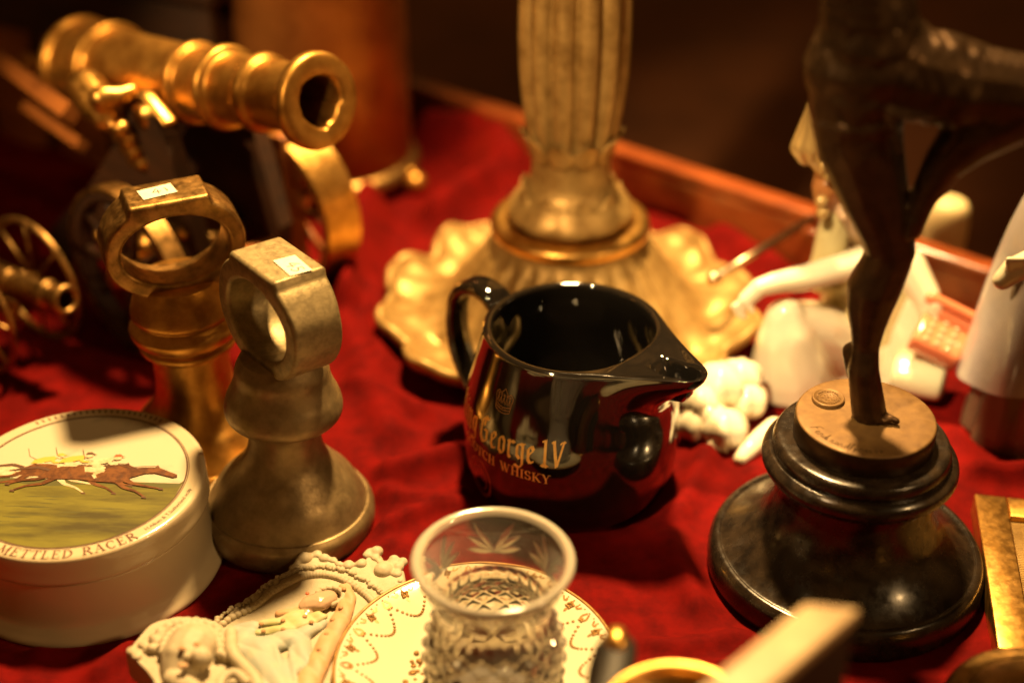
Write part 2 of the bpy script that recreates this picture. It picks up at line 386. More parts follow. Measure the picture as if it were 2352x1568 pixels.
# black letter: broad pen strokes; x-height 1, caps 1.5
BL = {
'K': (1.1, [[(.2, 1.5), (.2, .12), (.32, 0)], [(.05, 1.35), (.2, 1.5), (.38, 1.4)], [(.26, .8), (.62, 1.25), (.8, 1.4)], [(.42, .95), (.72, .7), (.72, .15), (.9, 0)]]),
'i': (.42, [[(.08, .88), (.2, 1), (.2, .15), (.34, 0)], [(.14, 1.28), (.26, 1.38)]]),
'n': (.84, [[(.06, .88), (.2, 1), (.2, .12), (.3, 0)], [(.22, .82), (.5, 1), (.6, .9), (.6, .14), (.74, 0)]]),
'g': (.80, [[(.5, 1), (.2, .86), (.2, .3), (.42, .12)], [(.42, 1), (.6, .92), (.6, -.22), (.36, -.42), (.06, -.28)], [(.5, .98), (.74, .98)]]),
'G': (1.06, [[(.74, 1.36), (.5, 1.5), (.18, 1.2), (.18, .3), (.44, .02), (.78, .24)], [(.5, .78), (.76, .78), (.76, .2)], [(.46, 1.4), (.46, .95)], [(.7, 1.42), (.84, 1.52)]]),
'e': (.70, [[(.2, .84), (.2, .24), (.36, .04), (.6, .2)], [(.2, .84), (.42, 1), (.56, .82), (.22, .46)]]),
'o': (.78, [[(.2, .86), (.2, .2), (.4, .02)], [(.2, .86), (.4, 1), (.6, .82), (.6, .2), (.4, .02)]]),
'r': (.62, [[(.06, .88), (.2, 1), (.2, .14), (.34, 0)], [(.24, .8), (.42, 1), (.6, .9)]]),
'I': (.62, [[(.06, 1.36), (.28, 1.48), (.28, .1), (.44, 0)], [(.06, .1), (.28, .02)]]),
'V': (1.0, [[(.06, 1.36), (.22, 1.48), (.42, .1)], [(.42, .06), (.84, 1.4)], [(.62, 1.34), (.8, 1.48), (.94, 1.4)]]),
' ': (.34, []),
}
def black_text(mb, text, h, f0, x0=0.0, nibw=.23, nang=38, cx_=1.0):
    f = lambda x, y, l=0: f0(x*cx_, y, l)
    nv = (cos(radians(nang))*nibw/2*h, sin(radians(nang))*nibw/2*h)
    x = x0
    for ch in text:
        wd, st = BL[ch]
        for pl in st:
            for (ax, ay), (bx, by) in zip(pl, pl[1:]):
                A = (x+ax*h, ay*h); B = (x+bx*h, by*h); d = Vector((B[0]-A[0], B[1]-A[1])); cr = abs(d.normalized().x*sin(radians(nang))-d.normalized().y*cos(radians(nang)))
                if cr < .35: q = seg_quads(A, B, nibw*.38*h)
                else: q = [(A[0]-nv[0], A[1]-nv[1]), (A[0]+nv[0], A[1]+nv[1]), (B[0]+nv[0], B[1]+nv[1]), (B[0]-nv[0], B[1]-nv[1])]
                ar = sum(q[i][0]*q[(i+1) % 4][1]-q[(i+1) % 4][0]*q[i][1] for i in range(4))
                if ar < 0: q = [q[1], q[0], q[3], q[2]]
                add_quad(mb, q, f, nxt(), 4)
        x += wd*h
    return x
def scribble(mb, pl, wd, f):
    for a, b in zip(pl, pl[1:]): add_quad(mb, seg_quads(a, b, wd), f, nxt(), 1)

# ---------------------------------------------------------------- the black whisky jug
JC = at(1312, 1090, 0); JC = Vector((3.2, 63.7, 0)); SPA = radians(-41)
BASES.append((JC.x, JC.y, 5.4))
jug = thing('ceramic_jug', 'glossy black ceramic water jug with gold lettering and a pinched spout, in the middle', 'jug', JC)
R1, R2, DD = 4.72, .98, 7.25
beta = math.acos((R1-R2)/DD)
def Rout(th):
    d = abs((th+pi) % (2*pi)-pi)
    if d >= beta: return R1
    rl = R1/cos(beta-d)
    q = R2*R2-(DD*sin(d))**2
    tip = DD*cos(d)+sqrt(q) if q > 0 else None
    r = min(rl, tip) if tip and tip < rl*1.3 and d < atan2(R2, DD)*1.0 else rl
    mx = DD+R2
    r = min(r, mx)
    k = max(0, (r-R1)/(mx-R1)); return R1+(mx-R1)*k**1.12
jprof = prof([(4.6, 0), (5.15, .12), (5.5, .6), (5.76, 2.0), (5.82, 3.6), (5.72, 5.2), (5.32, 6.9), (4.95, 8.3), (4.74, 9.25), (4.72, 9.5)], 5)
TH = [];  t = -pi
while t < pi-1e-4:
    TH.append(t); t += .012 if abs(t) < .2 else (.03 if abs(t) < 1.2 else .05)
def Rn(th):  # smooth the outline a little
    return sum(Rout(th+e)*wt for e, wt in ((-.05, .15), (-.025, .2), (0, .3), (.025, .2), (.05, .15)))
RT = [Rn(t) for t in TH]
def zl(th): return .35*((Rn(th)-R1)/(DD+R2-R1))**.8 if Rn(th) > R1+.01 else 0
ZL = [zl(t) for t in TH]
def jp(th, r, z): return (r*cos(th+SPA), r*sin(th+SPA), z)
mb = MB(); rows = []
for r, z in jprof:
    g = smooth(5.6, 9.5, z)**1.7
    rows.append([jp(t, r+(RT[k]-R1)*g, z+ZL[k]*g) for k, t in enumerate(TH)])
# rounded lip and the deck in to the mouth, then the inner wall
RI = 4.28
def deck(k, s):
    t = TH[k]; ro = RT[k]-.03; r = ro+(RI-ro)*s; ext = (RT[k]-R1)/(DD+R2-R1)
    dx = r*cos(t); dy = r*sin(t)
    z = 9.5+ZL[k]+.10*sin(pi*min(1, s))**.6
    ch = (1-smooth(.40, .80, abs(dy)))*smooth(5.3, 6.1, dx)*(1-smooth(7.6, 8.0, dx))*1.3
    z -= ch*1.25*smooth(0, .22, s)
    z -= .35*math.exp(-(dy/1.6)**2)*smooth(4.0, 5.0, dx)*(1-smooth(6.2, 8, dx))*smooth(0, .3, s)
    return jp(t, r, z)
for s in (0, .04, .09, .15, .22, .3, .4, .5, .6, .7, .8, .88, .94, 1.0):
    rows.append([deck(k, s) for k in range(len(TH))])
for r, z in ((4.24, 9.42), (4.22, 9.0), (4.35, 8), (4.7, 6.6), (5.1, 5), (5.15, 3.6), (4.9, 2), (4.4, .7), (3.6, .45), (.02, .4)):
    rows.append([jp(t, r, z) for t in TH])
mb.grid(rows, closeu=True)
b0 = 0; mb.face([b0+k for k in range(len(TH))][::-1])
obj('body', mb, 'black_glaze', jug)
mb = MB(); hd = SPA+pi
hp = spl([(4.6, 8.5), (5.6, 9.25), (6.9, 9.35), (7.95, 8.5), (8.35, 7.0), (8.2, 5.2), (7.5, 3.6), (6.5, 2.6), (5.3, 2.3)] and [(a, 0, b) for a, b in [(4.5, 8.5), (5.6, 9.3), (6.9, 9.4), (7.95, 8.6), (8.35, 7.0), (8.2, 5.2), (7.5, 3.7), (6.5, 2.7), (5.2, 2.3)]], 7)
P = [(p.x*cos(hd), p.x*sin(hd), p.z) for p in hp]
nrm = Vector((-sin(hd), cos(hd), 0)); rows = []
for i, p in enumerate(P):
    p = Vector(p); t = (Vector(P[min(i+1, len(P)-1)])-Vector(P[max(i-1, 0)])).normalized(); b_ = t.cross(nrm).normalized()
    u_ = i/(len(P)-1); wd = .78+.25*abs(2*u_-1)**2; hh = .42+.1*abs(2*u_-1)**2
    rows.append([p+nrm*(wd*abs(cos(a))**.8*(1 if cos(a) > 0 else -1))+b_*(hh*sin(a)) for a in [2*pi*k/20 for k in range(20)]])
mb.grid(rows, closeu=True); obj('handle', mb, 'black_glaze', jug)
import bisect
JZ = [z for r, z in jprof]; JR = [r for r, z in jprof]
def jr(z):
    i = min(max(bisect.bisect(JZ, z), 1), len(JZ)-1); a = (z-JZ[i-1])/(JZ[i]-JZ[i-1]); return JR[i-1]+(JR[i]-JR[i-1])*a
def jmap(th0, zb):      # x to the right seen from outside
    def f(x, y, lift=0):
        z = zb+y; r = jr(z)+.012+lift*.5; th = th0+x/5.6
        return (r*cos(th), r*sin(th), z)
    return f
LM = MB(); th_end = radians(-95)
Lk = sum(BL[c][0] for c in 'King George IV')*1.0*.78
black_text(LM, 'King George IV', 1.0, jmap(th_end-Lk/5.6, 4.62), cx_=.78)
obj('title_lettering', LM, 'gold_letter', jug)
LM = MB(); tl = text_len('SCOTCH WHISKY', .54, .05); serif_text(LM, 'SCOTCH WHISKY', .54, jmap(radians(-102)-tl/5.6, 3.62), 0, .05)
obj('whisky_lettering', LM, 'gold_letter', jug)
# crown emblem
LM = MB(); f = jmap(radians(-134), 6.75); cw = .035
def cr(pl): scribble(LM, pl, cw, f)
out = [(-.5, .15), (-.62, .95), (-.45, 1.12), (-.28, 1.0), (-.1, 1.18), (0, 1.3), (.1, 1.18), (.28, 1.0), (.45, 1.12), (.62, .95), (.5, .15)]
cr(out); cr([(-.5, .15), (-.25, .05), (0, .02), (.25, .05), (.5, .15)]); cr([(-.53, .3), (-.25, .2), (0, .17), (.25, .2), (.53, .3)]); cr([(-.55, .45), (-.25, .35), (0, .32), (.25, .35), (.55, .45)])
for a in (-.42, -.21, 0, .21, .42):
    cr([(a-.07, .5), (a, .85), (a+.07, .5)]); cr([(a-.06, .9), (a+.06, .98)]); cr([(a+.06, .86), (a-.06, 1.0)])
for a in (-.4, -.2, 0, .2, .4): cr([(a-.04, .24), (a+.04, .27)])
obj('crown_emblem', LM, 'gold_line', jug)
# oval portrait medallion low on the left of the wall
LM = MB(); f = jmap(radians(-148), 2.1)
for s_ in (1.0, .92, .62): scribble(LM, [(.95*s_*cos(2*pi*k/36), 1.25*s_*sin(2*pi*k/36)) for k in range(37)], .04, f)
obj('oval_medallion', LM, 'print_red', jug)

# ---------------------------------------------------------------- bell weights
def weight(name, label, base, tang, tilt, P, zc, A, B, ia, ib, W, mats, sticker, txt, gp):
    t = thing(name, label, 'weight', base, (tilt[0], tilt[1], 0), gp); BASES.append((base.x, base.y, P[1][0]))
    m = MB(); m.lathe(prof(P, 5), 96, cap0=True, cap1=True); obj('body', m, mats[0], t)
    m = MB(); rows = []; n = 120; ch = .14
    R = Matrix.Translation((0, 0, zc)) @ Matrix.Rotation(tang, 4, 'Z')
    top = B*.90
    for k in range(n):
        a = 2*pi*k/n; c_, s_ = cos(a), sin(a)
        ib_ = ib
        e = 2/2.05
        ox = A*abs(c_)**e*(1 if c_ > 0 else -1); oz = B*abs(s_)**e*(1 if s_ > 0 else -1)
        if oz > top: oz = top
        if s_ > 0 and abs(ox) < A*.56: oz = top+.18
        ix = ia*c_; iz = ib*s_-.05
        wv = W*(1+.10*smooth(.2, 1, s_))
        dv = Vector((ox-ix, 0, oz-iz)).normalized()*ch
        O = Vector((ox, 0, oz)); I = Vector((ix, 0, iz)); y = Vector((0, wv/2, 0)); yc = Vector((0, wv/2-ch, 0))
        row = [O-dv*1.0-y, O-yc, O+yc, O-dv+y, I+dv+y, I+yc, I-yc, I+dv-y]
        rows.append([R @ p for p in row])
    m.grid(rows, closeu=True, closev=True)
    ro = obj('ring_handle', m, mats[1], t)
    bv = ro.modifiers.new('b', 'BEVEL'); bv.width = .0011; bv.segments = 3; bv.limit_method = 'ANGLE'; bv.angle_limit = radians(25)
    # price sticker
    m = MB(); M2 = R @ Matrix.Translation((sticker[0], sticker[1], top+.225)) @ Matrix.Rotation(sticker[2], 4, 'Z')
    m.box(0, 0, 0, 1.75, 1.15, .02, M2); so = obj('price_sticker', m, 'paper', t)
    m = MB(); f = lambda x, y, l=0: M2 @ Vector((x, y, .014+l*.3))
    for pl in txt: scribble(m, pl, .06, f)
    obj('price_writing', m, 'ink', so)
    return t
GW = at(660, 1160, 1); GW.z = 0
four = [(.05, .35), (-.25, -.05), (.2, -.05)], [(.05, .15), (.02, -.3)]
five = [(.62, .3), (.38, .3), (.36, .05), (.56, .05), (.6, -.15), (.42, -.28), (.3, -.2)]
fl = lambda pl: [(-x, -y) for x, y in pl]
weight('bell_weight', 'dull grey-green bronze bell weight with a ring handle, nearest of the pair', GW, radians(-50), (radians(-1), radians(2.5)),
       [(4.0, 0), (4.4, .05), (4.55, .5), (4.5, 1.15), (4.25, 1.5), (4.12, 1.52), (3.95, 1.85), (3.55, 2.6), (2.85, 3.4), (2.2, 4.2), (1.9, 5.0), (1.84, 6.0), (2.0, 6.5), (2.75, 6.85), (2.98, 7.3), (2.85, 7.95), (2.6, 8.5), (2.4, 9.1), (2.3, 9.7), (2.0, 10.35)],
       12.75, 3.55, 3.0, 2.55, 2.0, 2.7, ('grey_bronze', 'verdigris'), (1.05, .2, radians(175)), [fl(x) for x in four]+[fl([(x, y) for x, y in five])], 'brass and bronze bell weights')
BW = at(470, 1010, 1); BW.z = 0
weight('bell_weight', 'shiny golden brass bell weight with a ring handle, behind the grey-green one', BW, radians(22), (0, radians(-1)),
       [(4.0, 0), (4.45, .05), (4.65, .5), (4.6, 1.15), (4.35, 1.45), (4.25, 1.47), (4.0, 1.95), (3.4, 2.8), (2.8, 3.4), (2.3, 4.2), (2.08, 5.2), (2.05, 6.9), (2.15, 7.3), (2.55, 7.5), (2.6, 7.8), (2.4, 8.0), (2.8, 8.3), (2.95, 8.8), (2.7, 9.2), (2.55, 9.4), (2.75, 9.7), (2.6, 10.3), (2.4, 10.9), (2.1, 11.5)],
       13.7, 3.6, 2.85, 2.75, 1.9, 2.5, ('brass', 'brass_old'), (-.35, 0, radians(8)), [four[0], four[1], [(.42, .2), (.5, -.1), (.44, -.25)]], 'brass and bronze bell weights')

# ---------------------------------------------------------------- round box with racing print
TC = at(180, 1098, 5.2); TC.z = 0; BASES.append((TC.x, TC.y, 6.4))
tin = thing('trinket_box', 'round cream ceramic box with a horse racing picture on its lid', 'box', TC, (0, 0, radians(-2)))
RL = 6.2
m = MB(); m.lathe(prof([(5.9, 0), (6.5, .08), (6.6, .35), (6.35, .75), (6.12, 1.3), (6.05, 2.6), (6.05, 3.6)], 5)+[(5.7, 3.6)], 128, cap0=True); obj('base', m, 'ceramic_cream', tin)
m = MB(); m.lathe(prof([(5.8, 3.66), (6.1, 3.66), (6.22, 3.8), (6.2, 4.3), (6.2, 4.8), (6.15, 5.1), (5.98, 5.2), (5.8, 5.2)], 4)+[(.01, 5.2)], 128); lid = obj('lid', m, 'ceramic_cream', tin)
RP = 5.25
def disc_clip(m, ymax, ymin, z, mi, curve=lambda x: 0):
    m.mi = mi; n = 60; rows = []
    up, lo = [], []
    for k in range(n+1):
        x = -RP+2*RP*k/n; h = sqrt(max(0, RP*RP-x*x))
        a = min(h, ymax+curve(x)); b = max(-h, ymin+curve(x)*0 if ymin > -9 else -h)
        if a < b: a = b
        up.append((x, a, z)); lo.append((x, b, z))
    m.grid([lo, up], flat=True)
pic = MB()
PM = ['print_sky', 'print_grass', 'print_far', 'print_bay', 'print_white', 'print_red', 'print_yellow', 'print_line', 'print_cream']
hz = lambda x: -.02*x
disc_clip(pic, 9, -99, 5.205, 0)
disc_clip(pic, -.15, -99, 5.210, 2, hz)
disc_clip(pic, -.55, -99, 5.215, 1, lambda x: .12*sin(x*1.3))
def pp(pts, mi, z, ox=0, oy=0, s=1, fx=1):
    pic.mi = mi; pic.poly([(ox+x*s*fx, oy+y*s) for x, y in pts], lambda x, y: (x, y, z))
def ps(pts, mi, z, wd, ox=0, oy=0, s=1):
    pic.mi = mi
    for k, (a, b) in enumerate(zip(pts, pts[1:])):
        if isinstance(wd, (list, tuple)): w0, w1 = wd[k], wd[k+1]
        else: w0 = w1 = wd
        q = seg_quads((ox+a[0]*s, oy+a[1]*s), (ox+b[0]*s, oy+b[1]*s), w0*s, w1*s)
        pic.grid([[(q[0][0], q[0][1], z+.001*(k % 2)), (q[1][0], q[1][1], z+.001*(k % 2))], [(q[3][0], q[3][1], z+.001*(k % 2)), (q[2][0], q[2][1], z+.001*(k % 2))]], flat=True)
def horse(ox, oy, s, coat, z0, jk, cap):
    # galloping to the right: body, neck, head, stretched legs, tail
    for pl, wd in (([(-1.9, .1), (-2.6, -.35), (-3.3, -.45), (-3.9, -.75)], [.45, .2, .14, .1]), ([(-1.7, -.1), (-2.2, -.7), (-3.0, -.9), (-3.5, -1.25)], [.45, .22, .14, .1]),
                   ([(1.6, -.1), (2.3, -.55), (3.1, -.75), (3.75, -.9)], [.42, .2, .13, .09]), ([(1.4, -.25), (1.9, -.85), (2.6, -1.15), (3.1, -1.55)], [.42, .22, .13, .09])):
        ps(pl, coat, z0, wd, ox, oy, s)
    for fx_, fy_ in ((-3.95, -.8), (-3.55, -1.3), (3.8, -.92), (3.12, -1.6)):
        pp([(fx_-.12, fy_+.05), (fx_-.1, fy_-.08), (fx_+.16, fy_-.1), (fx_+.08, fy_+.06)], 7, z0+.002, ox, oy, s)
    pp([(-2.2, .35), (-1.7, .72), (-1.0, .75), (-.2, .62), (.7, .68), (1.4, .62), (2.1, .72), (2.9, .78), (3.3, .8), (3.75, .55), (4.35, .25), (4.4, .08), (4.2, 0), (3.7, .16), (3.2, .34), (2.7, .28), (2.1, -.05), (1.8, -.42), (1.2, -.5), (.4, -.45), (-.5, -.3), (-1.3, -.3), (-1.9, -.35), (-2.25, -.05)], coat, z0+.004, ox, oy, s)
    pp([(3.1, .82), (3.2, 1.0), (3.35, .8)], coat, z0+.004, ox, oy, s)
    ps([(2.0, .76), (2.5, .86), (3.0, .88), (3.3, .86)], 7, z0+.006, .06, ox, oy, s)
    ps([(-2.15, .4), (-2.8, .62), (-3.5, .5), (-4.2, .3)], 7 if coat == 3 else 4, z0+.003, [.2, .22, .14, .04], ox, oy, s)
    for x_ in (-1.2, -.3, 1.4): ps([(x_, .3), (x_+.25, .02), (x_+.1, -.25)], 7, z0+.006, .035, ox, oy, s)
    ps([(3.75, .58), (3.62, .2)], 7, z0+.007, .05, ox, oy, s); ps([(3.7, .3), (2.0, .62), (1.0, 1.05)], 7, z0+.008, .03, ox, oy, s)
    # saddle cloth, leg, body, arm, head, cap
    pp([(-.5, .72), (.5, .72), (.62, .3), (-.35, .3)], 4, z0+.008, ox, oy, s)
    ps([(-.05, .95), (.55, .55), (.15, .1), (.35, -.25)], 4, z0+.010, [.36, .3, .2, .12], ox, oy, s)
    ps([(.3, -.22), (.55, -.3)], 7, z0+.012, .12, ox, oy, s)
    pp([(-.45, .85), (-.35, 1.2), (.1, 1.45), (.65, 1.55), (.85, 1.35), (.55, 1.1), (.1, .9)], jk, z0+.011, ox, oy, s)
    ps([(.6, 1.38), (.75, 1.0), (1.15, .98)], jk, z0+.013, [.24, .18, .1], ox, oy, s)
    pp([(.8, 1.4), (.78, 1.62), (1.0, 1.72), (1.2, 1.6), (1.18, 1.42), (.98, 1.34)], 4, z0+.012, ox, oy, s)
    pp([(.76, 1.58), (.82, 1.8), (1.05, 1.84), (1.24, 1.68), (1.4, 1.62), (1.1, 1.6)], cap, z0+.014, ox, oy, s)
    ps([(-.2, 1.2), (-.7, 1.5), (-1.0, 2.2)], 7, z0+.012, .025, ox, oy, s)
horse(-2.3, .30, .92, 4, 5.222, 6, 6)
horse(-.9, .36, .95, 3, 5.240, 6, 7)
horse(.55, .15, .98, 3, 5.260, 4, 5)
for k in range(26):
    x = random.uniform(-4.4, 4.2); y = random.uniform(-4.2, -.9)
    if x*x+y*y > 4.7**2: continue
    ps([(x-random.uniform(.3, .9), y), (x, y+random.uniform(-.05, .05)), (x+random.uniform(.3, .9), y)], 2, 5.2182, [.02, random.uniform(.04, .1), .02])
obj('racing_picture', pic, PM, lid)
m = MB()
for r_, wd in ((5.27, .04), (5.36, .02)):
    m.grid([[((r_-wd)*cos(2*pi*k/120), (r_-wd)*sin(2*pi*k/120), 5.212) for k in range(120)], [((r_+wd)*cos(2*pi*k/120), (r_+wd)*sin(2*pi*k/120), 5.212) for k in range(120)]][::-1], closeu=True, flat=True)
obj('border_lines', m, 'print_line', lid)
def lidarc(th_mid, total, rb):     # letters stand with heads towards the centre, read along the near rim
    def f(x, y, lift=0):
        th = th_mid+(x-total/2)/rb; r = rb-y
        return (r*cos(th), r*sin(th), 5.212+lift*.3)
    return f
m = MB(); hh = .56; T = 'HIGH METTLED RACER'; tl = text_len(T, hh, .13); serif_text(m, T, hh, lidarc(radians(-46)-tl/2/6.02, tl, 6.02), 0, .13, 1)
obj('title_lettering', m, 'brown_ink', lid)
def font_text(body, size):
    c_ = bpy.data.curves.new('t', 'FONT'); c_.body = body; c_.size = size*S; c_.resolution_u = 2; oo = bpy.data.objects.new('t', c_); COL.objects.link(oo)
    bpy.context.view_layer.update(); me = bpy.data.meshes.new_from_object(oo.evaluated_get(bpy.context.evaluated_depsgraph_get()))
    V = [(v.co.x/S, v.co.y/S) for v in me.vertices]; F = [tuple(p.vertices) for p in me.polygons]
    bpy.data.objects.remove(oo); bpy.data.meshes.remove(me); return V, F
V, F = font_text('H.Alken & T.Sutherland sculp', .30); wl = max(v[0] for v in V)
m = MB(); f = lidarc(radians(-42)+wl/2/5.7, wl, 5.80)
for v in V: m.vert(f(v[0], v[1]))
for q in F: m.face(q, True)
obj('small_lettering', m, 'dark_ink', lid)
m = MB(); T = 'CLIMAX'  # partly hidden heading on the far rim is left as short marks
for k in range(22):
    th = radians(60+k*3.2); c2 = lambda r_: (r_*cos(th), r_*sin(th), 5.213)
    q = seg_quads((5.62*cos(th), 5.62*sin(th)), (5.88*cos(th+.01), 5.88*sin(th+.01)), .10); m.poly(q if True else q, lambda x, y: (x, y, 5.213))
obj('rim_lettering', m, 'brown_ink', lid)

# ---------------------------------------------------------------- gilt lamp foot
LC = at(1290, 745, 1.0); LC = Vector((3.6, 79.6, 0)); BASES.append((LC.x, LC.y, 9))
lamp = thing('lamp_stand', 'tall gilt fluted lamp stand on a wide scalloped leaf foot, behind the jug', 'lamp stand', LC)
def fm(t, i, r, z):
    lob = abs(sin(t*6+.4)); wv = sin(t*23+z)*.25
    k = smooth(6, 11, r)
    rr = r+k*(1.1*lob-.4+.12*sin(t*17)*k+.35*noise.noise(Vector((cos(t)*4, sin(t)*4, r*.5))))
    zz = z+k*(.5*lob+.10*sin(t*31)*k)+.28*noise.noise(Vector((cos(t)*r*.5, sin(t)*r*.5, 2)))*smooth(5, 8, r)+0
    rr += .42*abs(sin(t*12))*smooth(4.5, 5.2, r)*(1-smooth(8, 9.5, r))
    return rr, max(zz, .05)
m = MB(); m.lathe(prof([(4.55, 6.9), (4.7, 6.3), (5.2, 5.3), (5.9, 4.2), (6.9, 2.9), (8.0, 1.6), (9.3, 1.0), (10.6, 1.3), (11.3, 1.9), (11.7, 1.7), (11.5, 1.1), (10.5, .4), (9, .15)], 7), 360, mod=fm); obj('scalloped_foot', m, 'gilt_metal', lamp)
m = MB(); m.lathe(prof([(4.3, 6.7), (4.75, 6.9), (4.95, 7.2), (4.9, 7.6), (4.5, 7.85), (4.0, 7.85), (3.6, 7.6), (3.3, 7.7)], 5), 96); obj('collar', m, 'brass_bright', lamp)
m = MB(); m.lathe(prof([(3.0, 7.6), (3.6, 8.0), (3.75, 8.5), (3.3, 9.3), (2.7, 10.0), (2.45, 10.8), (2.4, 12.2), (2.5, 13.2)], 6), 160, mod=lambda t, i, r, z: (r+.16*abs(sin(t*5))*smooth(10.6, 8.2, z) if z < 99 else r, z)); obj('leaf_cup', m, 'gilt_metal', lamp)
def leafband(m, z0, z1, r0, r1, n, wd):
    for k in range(n):
        t0 = 2*pi*k/n; rows = []
        for i in range(9):
            s_ = i/8; w_ = wd*(sin(pi*min(1, .15+s_*.85)))**.7; z = z0+(z1-z0)*s_; r = r0+(r1-r0)*s_+.35*s_**3
            rows.append([(r*cos(t0+u*w_/r)*1, r*sin(t0+u*w_/r), z-.2*s_**4) for u in (-1, -.5, 0, .5, 1)])
        m.grid(rows)
m = MB(); leafband(m, 8.2, 10.4, 3.7, 2.75, 9, 1.0)
leafband(m, 12.0, 13.9, 2.5, 2.85, 10, .85)
so = obj('leaf_collar', m, 'gilt_metal', lamp); sm = so.modifiers.new('s', 'SOLIDIFY'); sm.thickness = .0012
def flute(t, i, r, z):
    return r*(1.06-.20*(1-abs(sin(t*6))**.75)) , z
m = MB(); m.lathe(prof([(2.45, 13.0), (2.75, 14.4), (3.05, 17), (3.15, 20), (3.0, 24), (2.6, 29), (2.2, 34)], 8), 192, mod=flute, cap1=True); obj('fluted_shaft', m, 'gilt_metal', lamp)

# ---------------------------------------------------------------- bronze dancer on turned marble base
DB = at(1942, 1250, 1.5); DB.z = 0; BASES.append((DB.x, DB.y, 6.8))
st = thing('bronze_dancer', 'dark bronze dancer standing on one bare leg on a turned black marble base', 'statue', DB)
m = MB(); m.lathe(prof([(6.4, 0), (6.75, .06), (6.85, .5), (6.78, 1.2), (6.55, 1.6), (6.3, 1.68), (6.2, 1.62), (5.6, 1.95), (4.9, 2.5), (4.3, 3.2), (3.9, 4.2), (3.75, 5.3), (3.8, 6.0)], 6)+
        prof([(3.95, 6.15), (4.4, 6.35), (4.65, 6.75), (4.62, 7.15), (4.35, 7.4), (4.2, 7.42), (4.22, 7.7), (4.1, 8.05), (3.85, 8.15), (3.4, 8.15)], 5)+[(.01, 8.15)], 160, cap0=True)
obj('marble_base', m, 'black_marble', st)
ZD = 9.35
m = MB(); m.lathe([(3.28, 8.16), (3.30, 8.2), (3.30, ZD-.10), (3.27, ZD-.06)], 128); obj('disc_side', m, 'bronze_skin', st)
m = MB(); m.lathe([(3.27, ZD-.06), (3.25, ZD-.02), (3.18, ZD), (2.4, ZD), (.01, ZD)], 128); disc = obj('bronze_disc', m, 'bronze_disc', st)
# seal
m = MB(); sl = Matrix.Translation((-1.55, 1.35, ZD+.001)); m.lathe([(.78, 0), (.78, .16), (.74, .2), (.68, .2), (.66, .16), (.01, .16)], 48, M=sl)
for k in range(26):
    t = 2*pi*k/26; m.box(.52*cos(t), .52*sin(t), .18, .09, .05 if k % 3 else .1, .05, sl @ Matrix.Rotation(0, 4, 'Z'))
for j_ in range(4):
    for i_ in range(5): m.box(-.28+.14*i_, -.22+.15*j_, .165, .09, .035 if (i_+j_) % 2 else .08, .03, sl)
m.tube([(.40*cos(2*pi*k/40), .40*sin(2*pi*k/40), 0) for k in range(40)], .02, 6, closed=True); m.v[-240:] = [tuple(sl @ Vector((x_, y_, z_+.165))) for x_, y_, z_ in m.v[-240:]]
obj('seal', m, 'bronze_disc', disc)
# engraved signature along the near edge
m = MB()
def sigf(x, y, lift=0):
    th = radians(197)+x/2.85; r = 2.62+(-y); r = 2.95-y
    return (r*cos(th), r*sin(th), ZD+.006+lift*.2)
x = 0
LET = {'F': [[(.05, 0), (.15, .5), (.4, .55)], [(.08, .28), (.3, .3)]], 'e': [[(0, .1), (.14, .18), (.1, .26), (.02, .14), (.08, 0), (.2, .06)]], 'r': [[(0, 0), (.03, .24), (.14, .22), (.18, .02)]],
       'd': [[(.16, .2), (.03, .18), (.02, .02), (.14, .04), (.2, .5), (.2, 0)]], 'i': [[(.03, .22), (.03, 0), (.1, .04)]], 'n': [[(0, 0), (.02, .22), (.1, .22), (.12, 0), (.2, .04)]],
       'a': [[(.14, .2), (.03, .18), (.02, .02), (.12, .04), (.16, .2), (.18, 0)]], 'f': [[(0, -.25), (.1, .2), (.2, .5), (.1, .45), (.04, .1)]], 'p': [[(0, -.25), (.05, .22), (.15, .2), (.12, .04), (.05, .02)]], 's': [[(.12, .2), (.03, .16), (.1, .06), (0, 0)]], 'o': [[(.06, .2), (0, .08), (.06, 0), (.13, .1), (.06, .2)]]}
for ch in 'Ferdinandfpreiss':
    for pl in LET[ch]: scribble(m, [(x+a, b_) for a, b_ in pl], .035, sigf)
    x += .40 if ch == 'F' else .235
obj('engraved_signature', m, 'bronze_skin', disc)
# figure, one continuous body
Yd = DB.y
def D(u, v, dy=0.0): return atY(u, v, Yd+dy)-DB
fig = MB()
foot_t = D(2000, 938, -.2); foot_t.z = ZD+.38
ankle = D(1988, 795, .1); heel = D(1955, 806, .6); ball = Vector((foot_t.x-.05, foot_t.y+.15, ZD+.42))
knee = D(2042, 515, -.1); hip = D(1985, 215, 0); calf = D(2010, 640, .35)
limb(fig, [(D(1965, 160), 2.0), (D(1966, 250), 1.95), (D(1974, 322), 1.86), (D(2003, 428), 1.56), (D(2034, 520), 1.28), (D(2046, 572), 1.12), (D(2030, 615, .1), 1.14), (D(2008, 660, .2), 1.24), (D(1998, 700, .2), 1.08), (D(1993, 746, .1), .82), (ankle, .64), (D(1983, 850, -.1), .74), (ball, .84)], n=2)
limb(fig, [(ankle, .48), (heel, .44), (D(1966, 850, .4), .5), (D(1985, 890, .3), .45), (ball, .5)], n=2)
limb(fig, [(ball+Vector((-.35, .2, -.05)), .42), (ball+Vector((.45, -.1, -.05)), .40)], n=2)
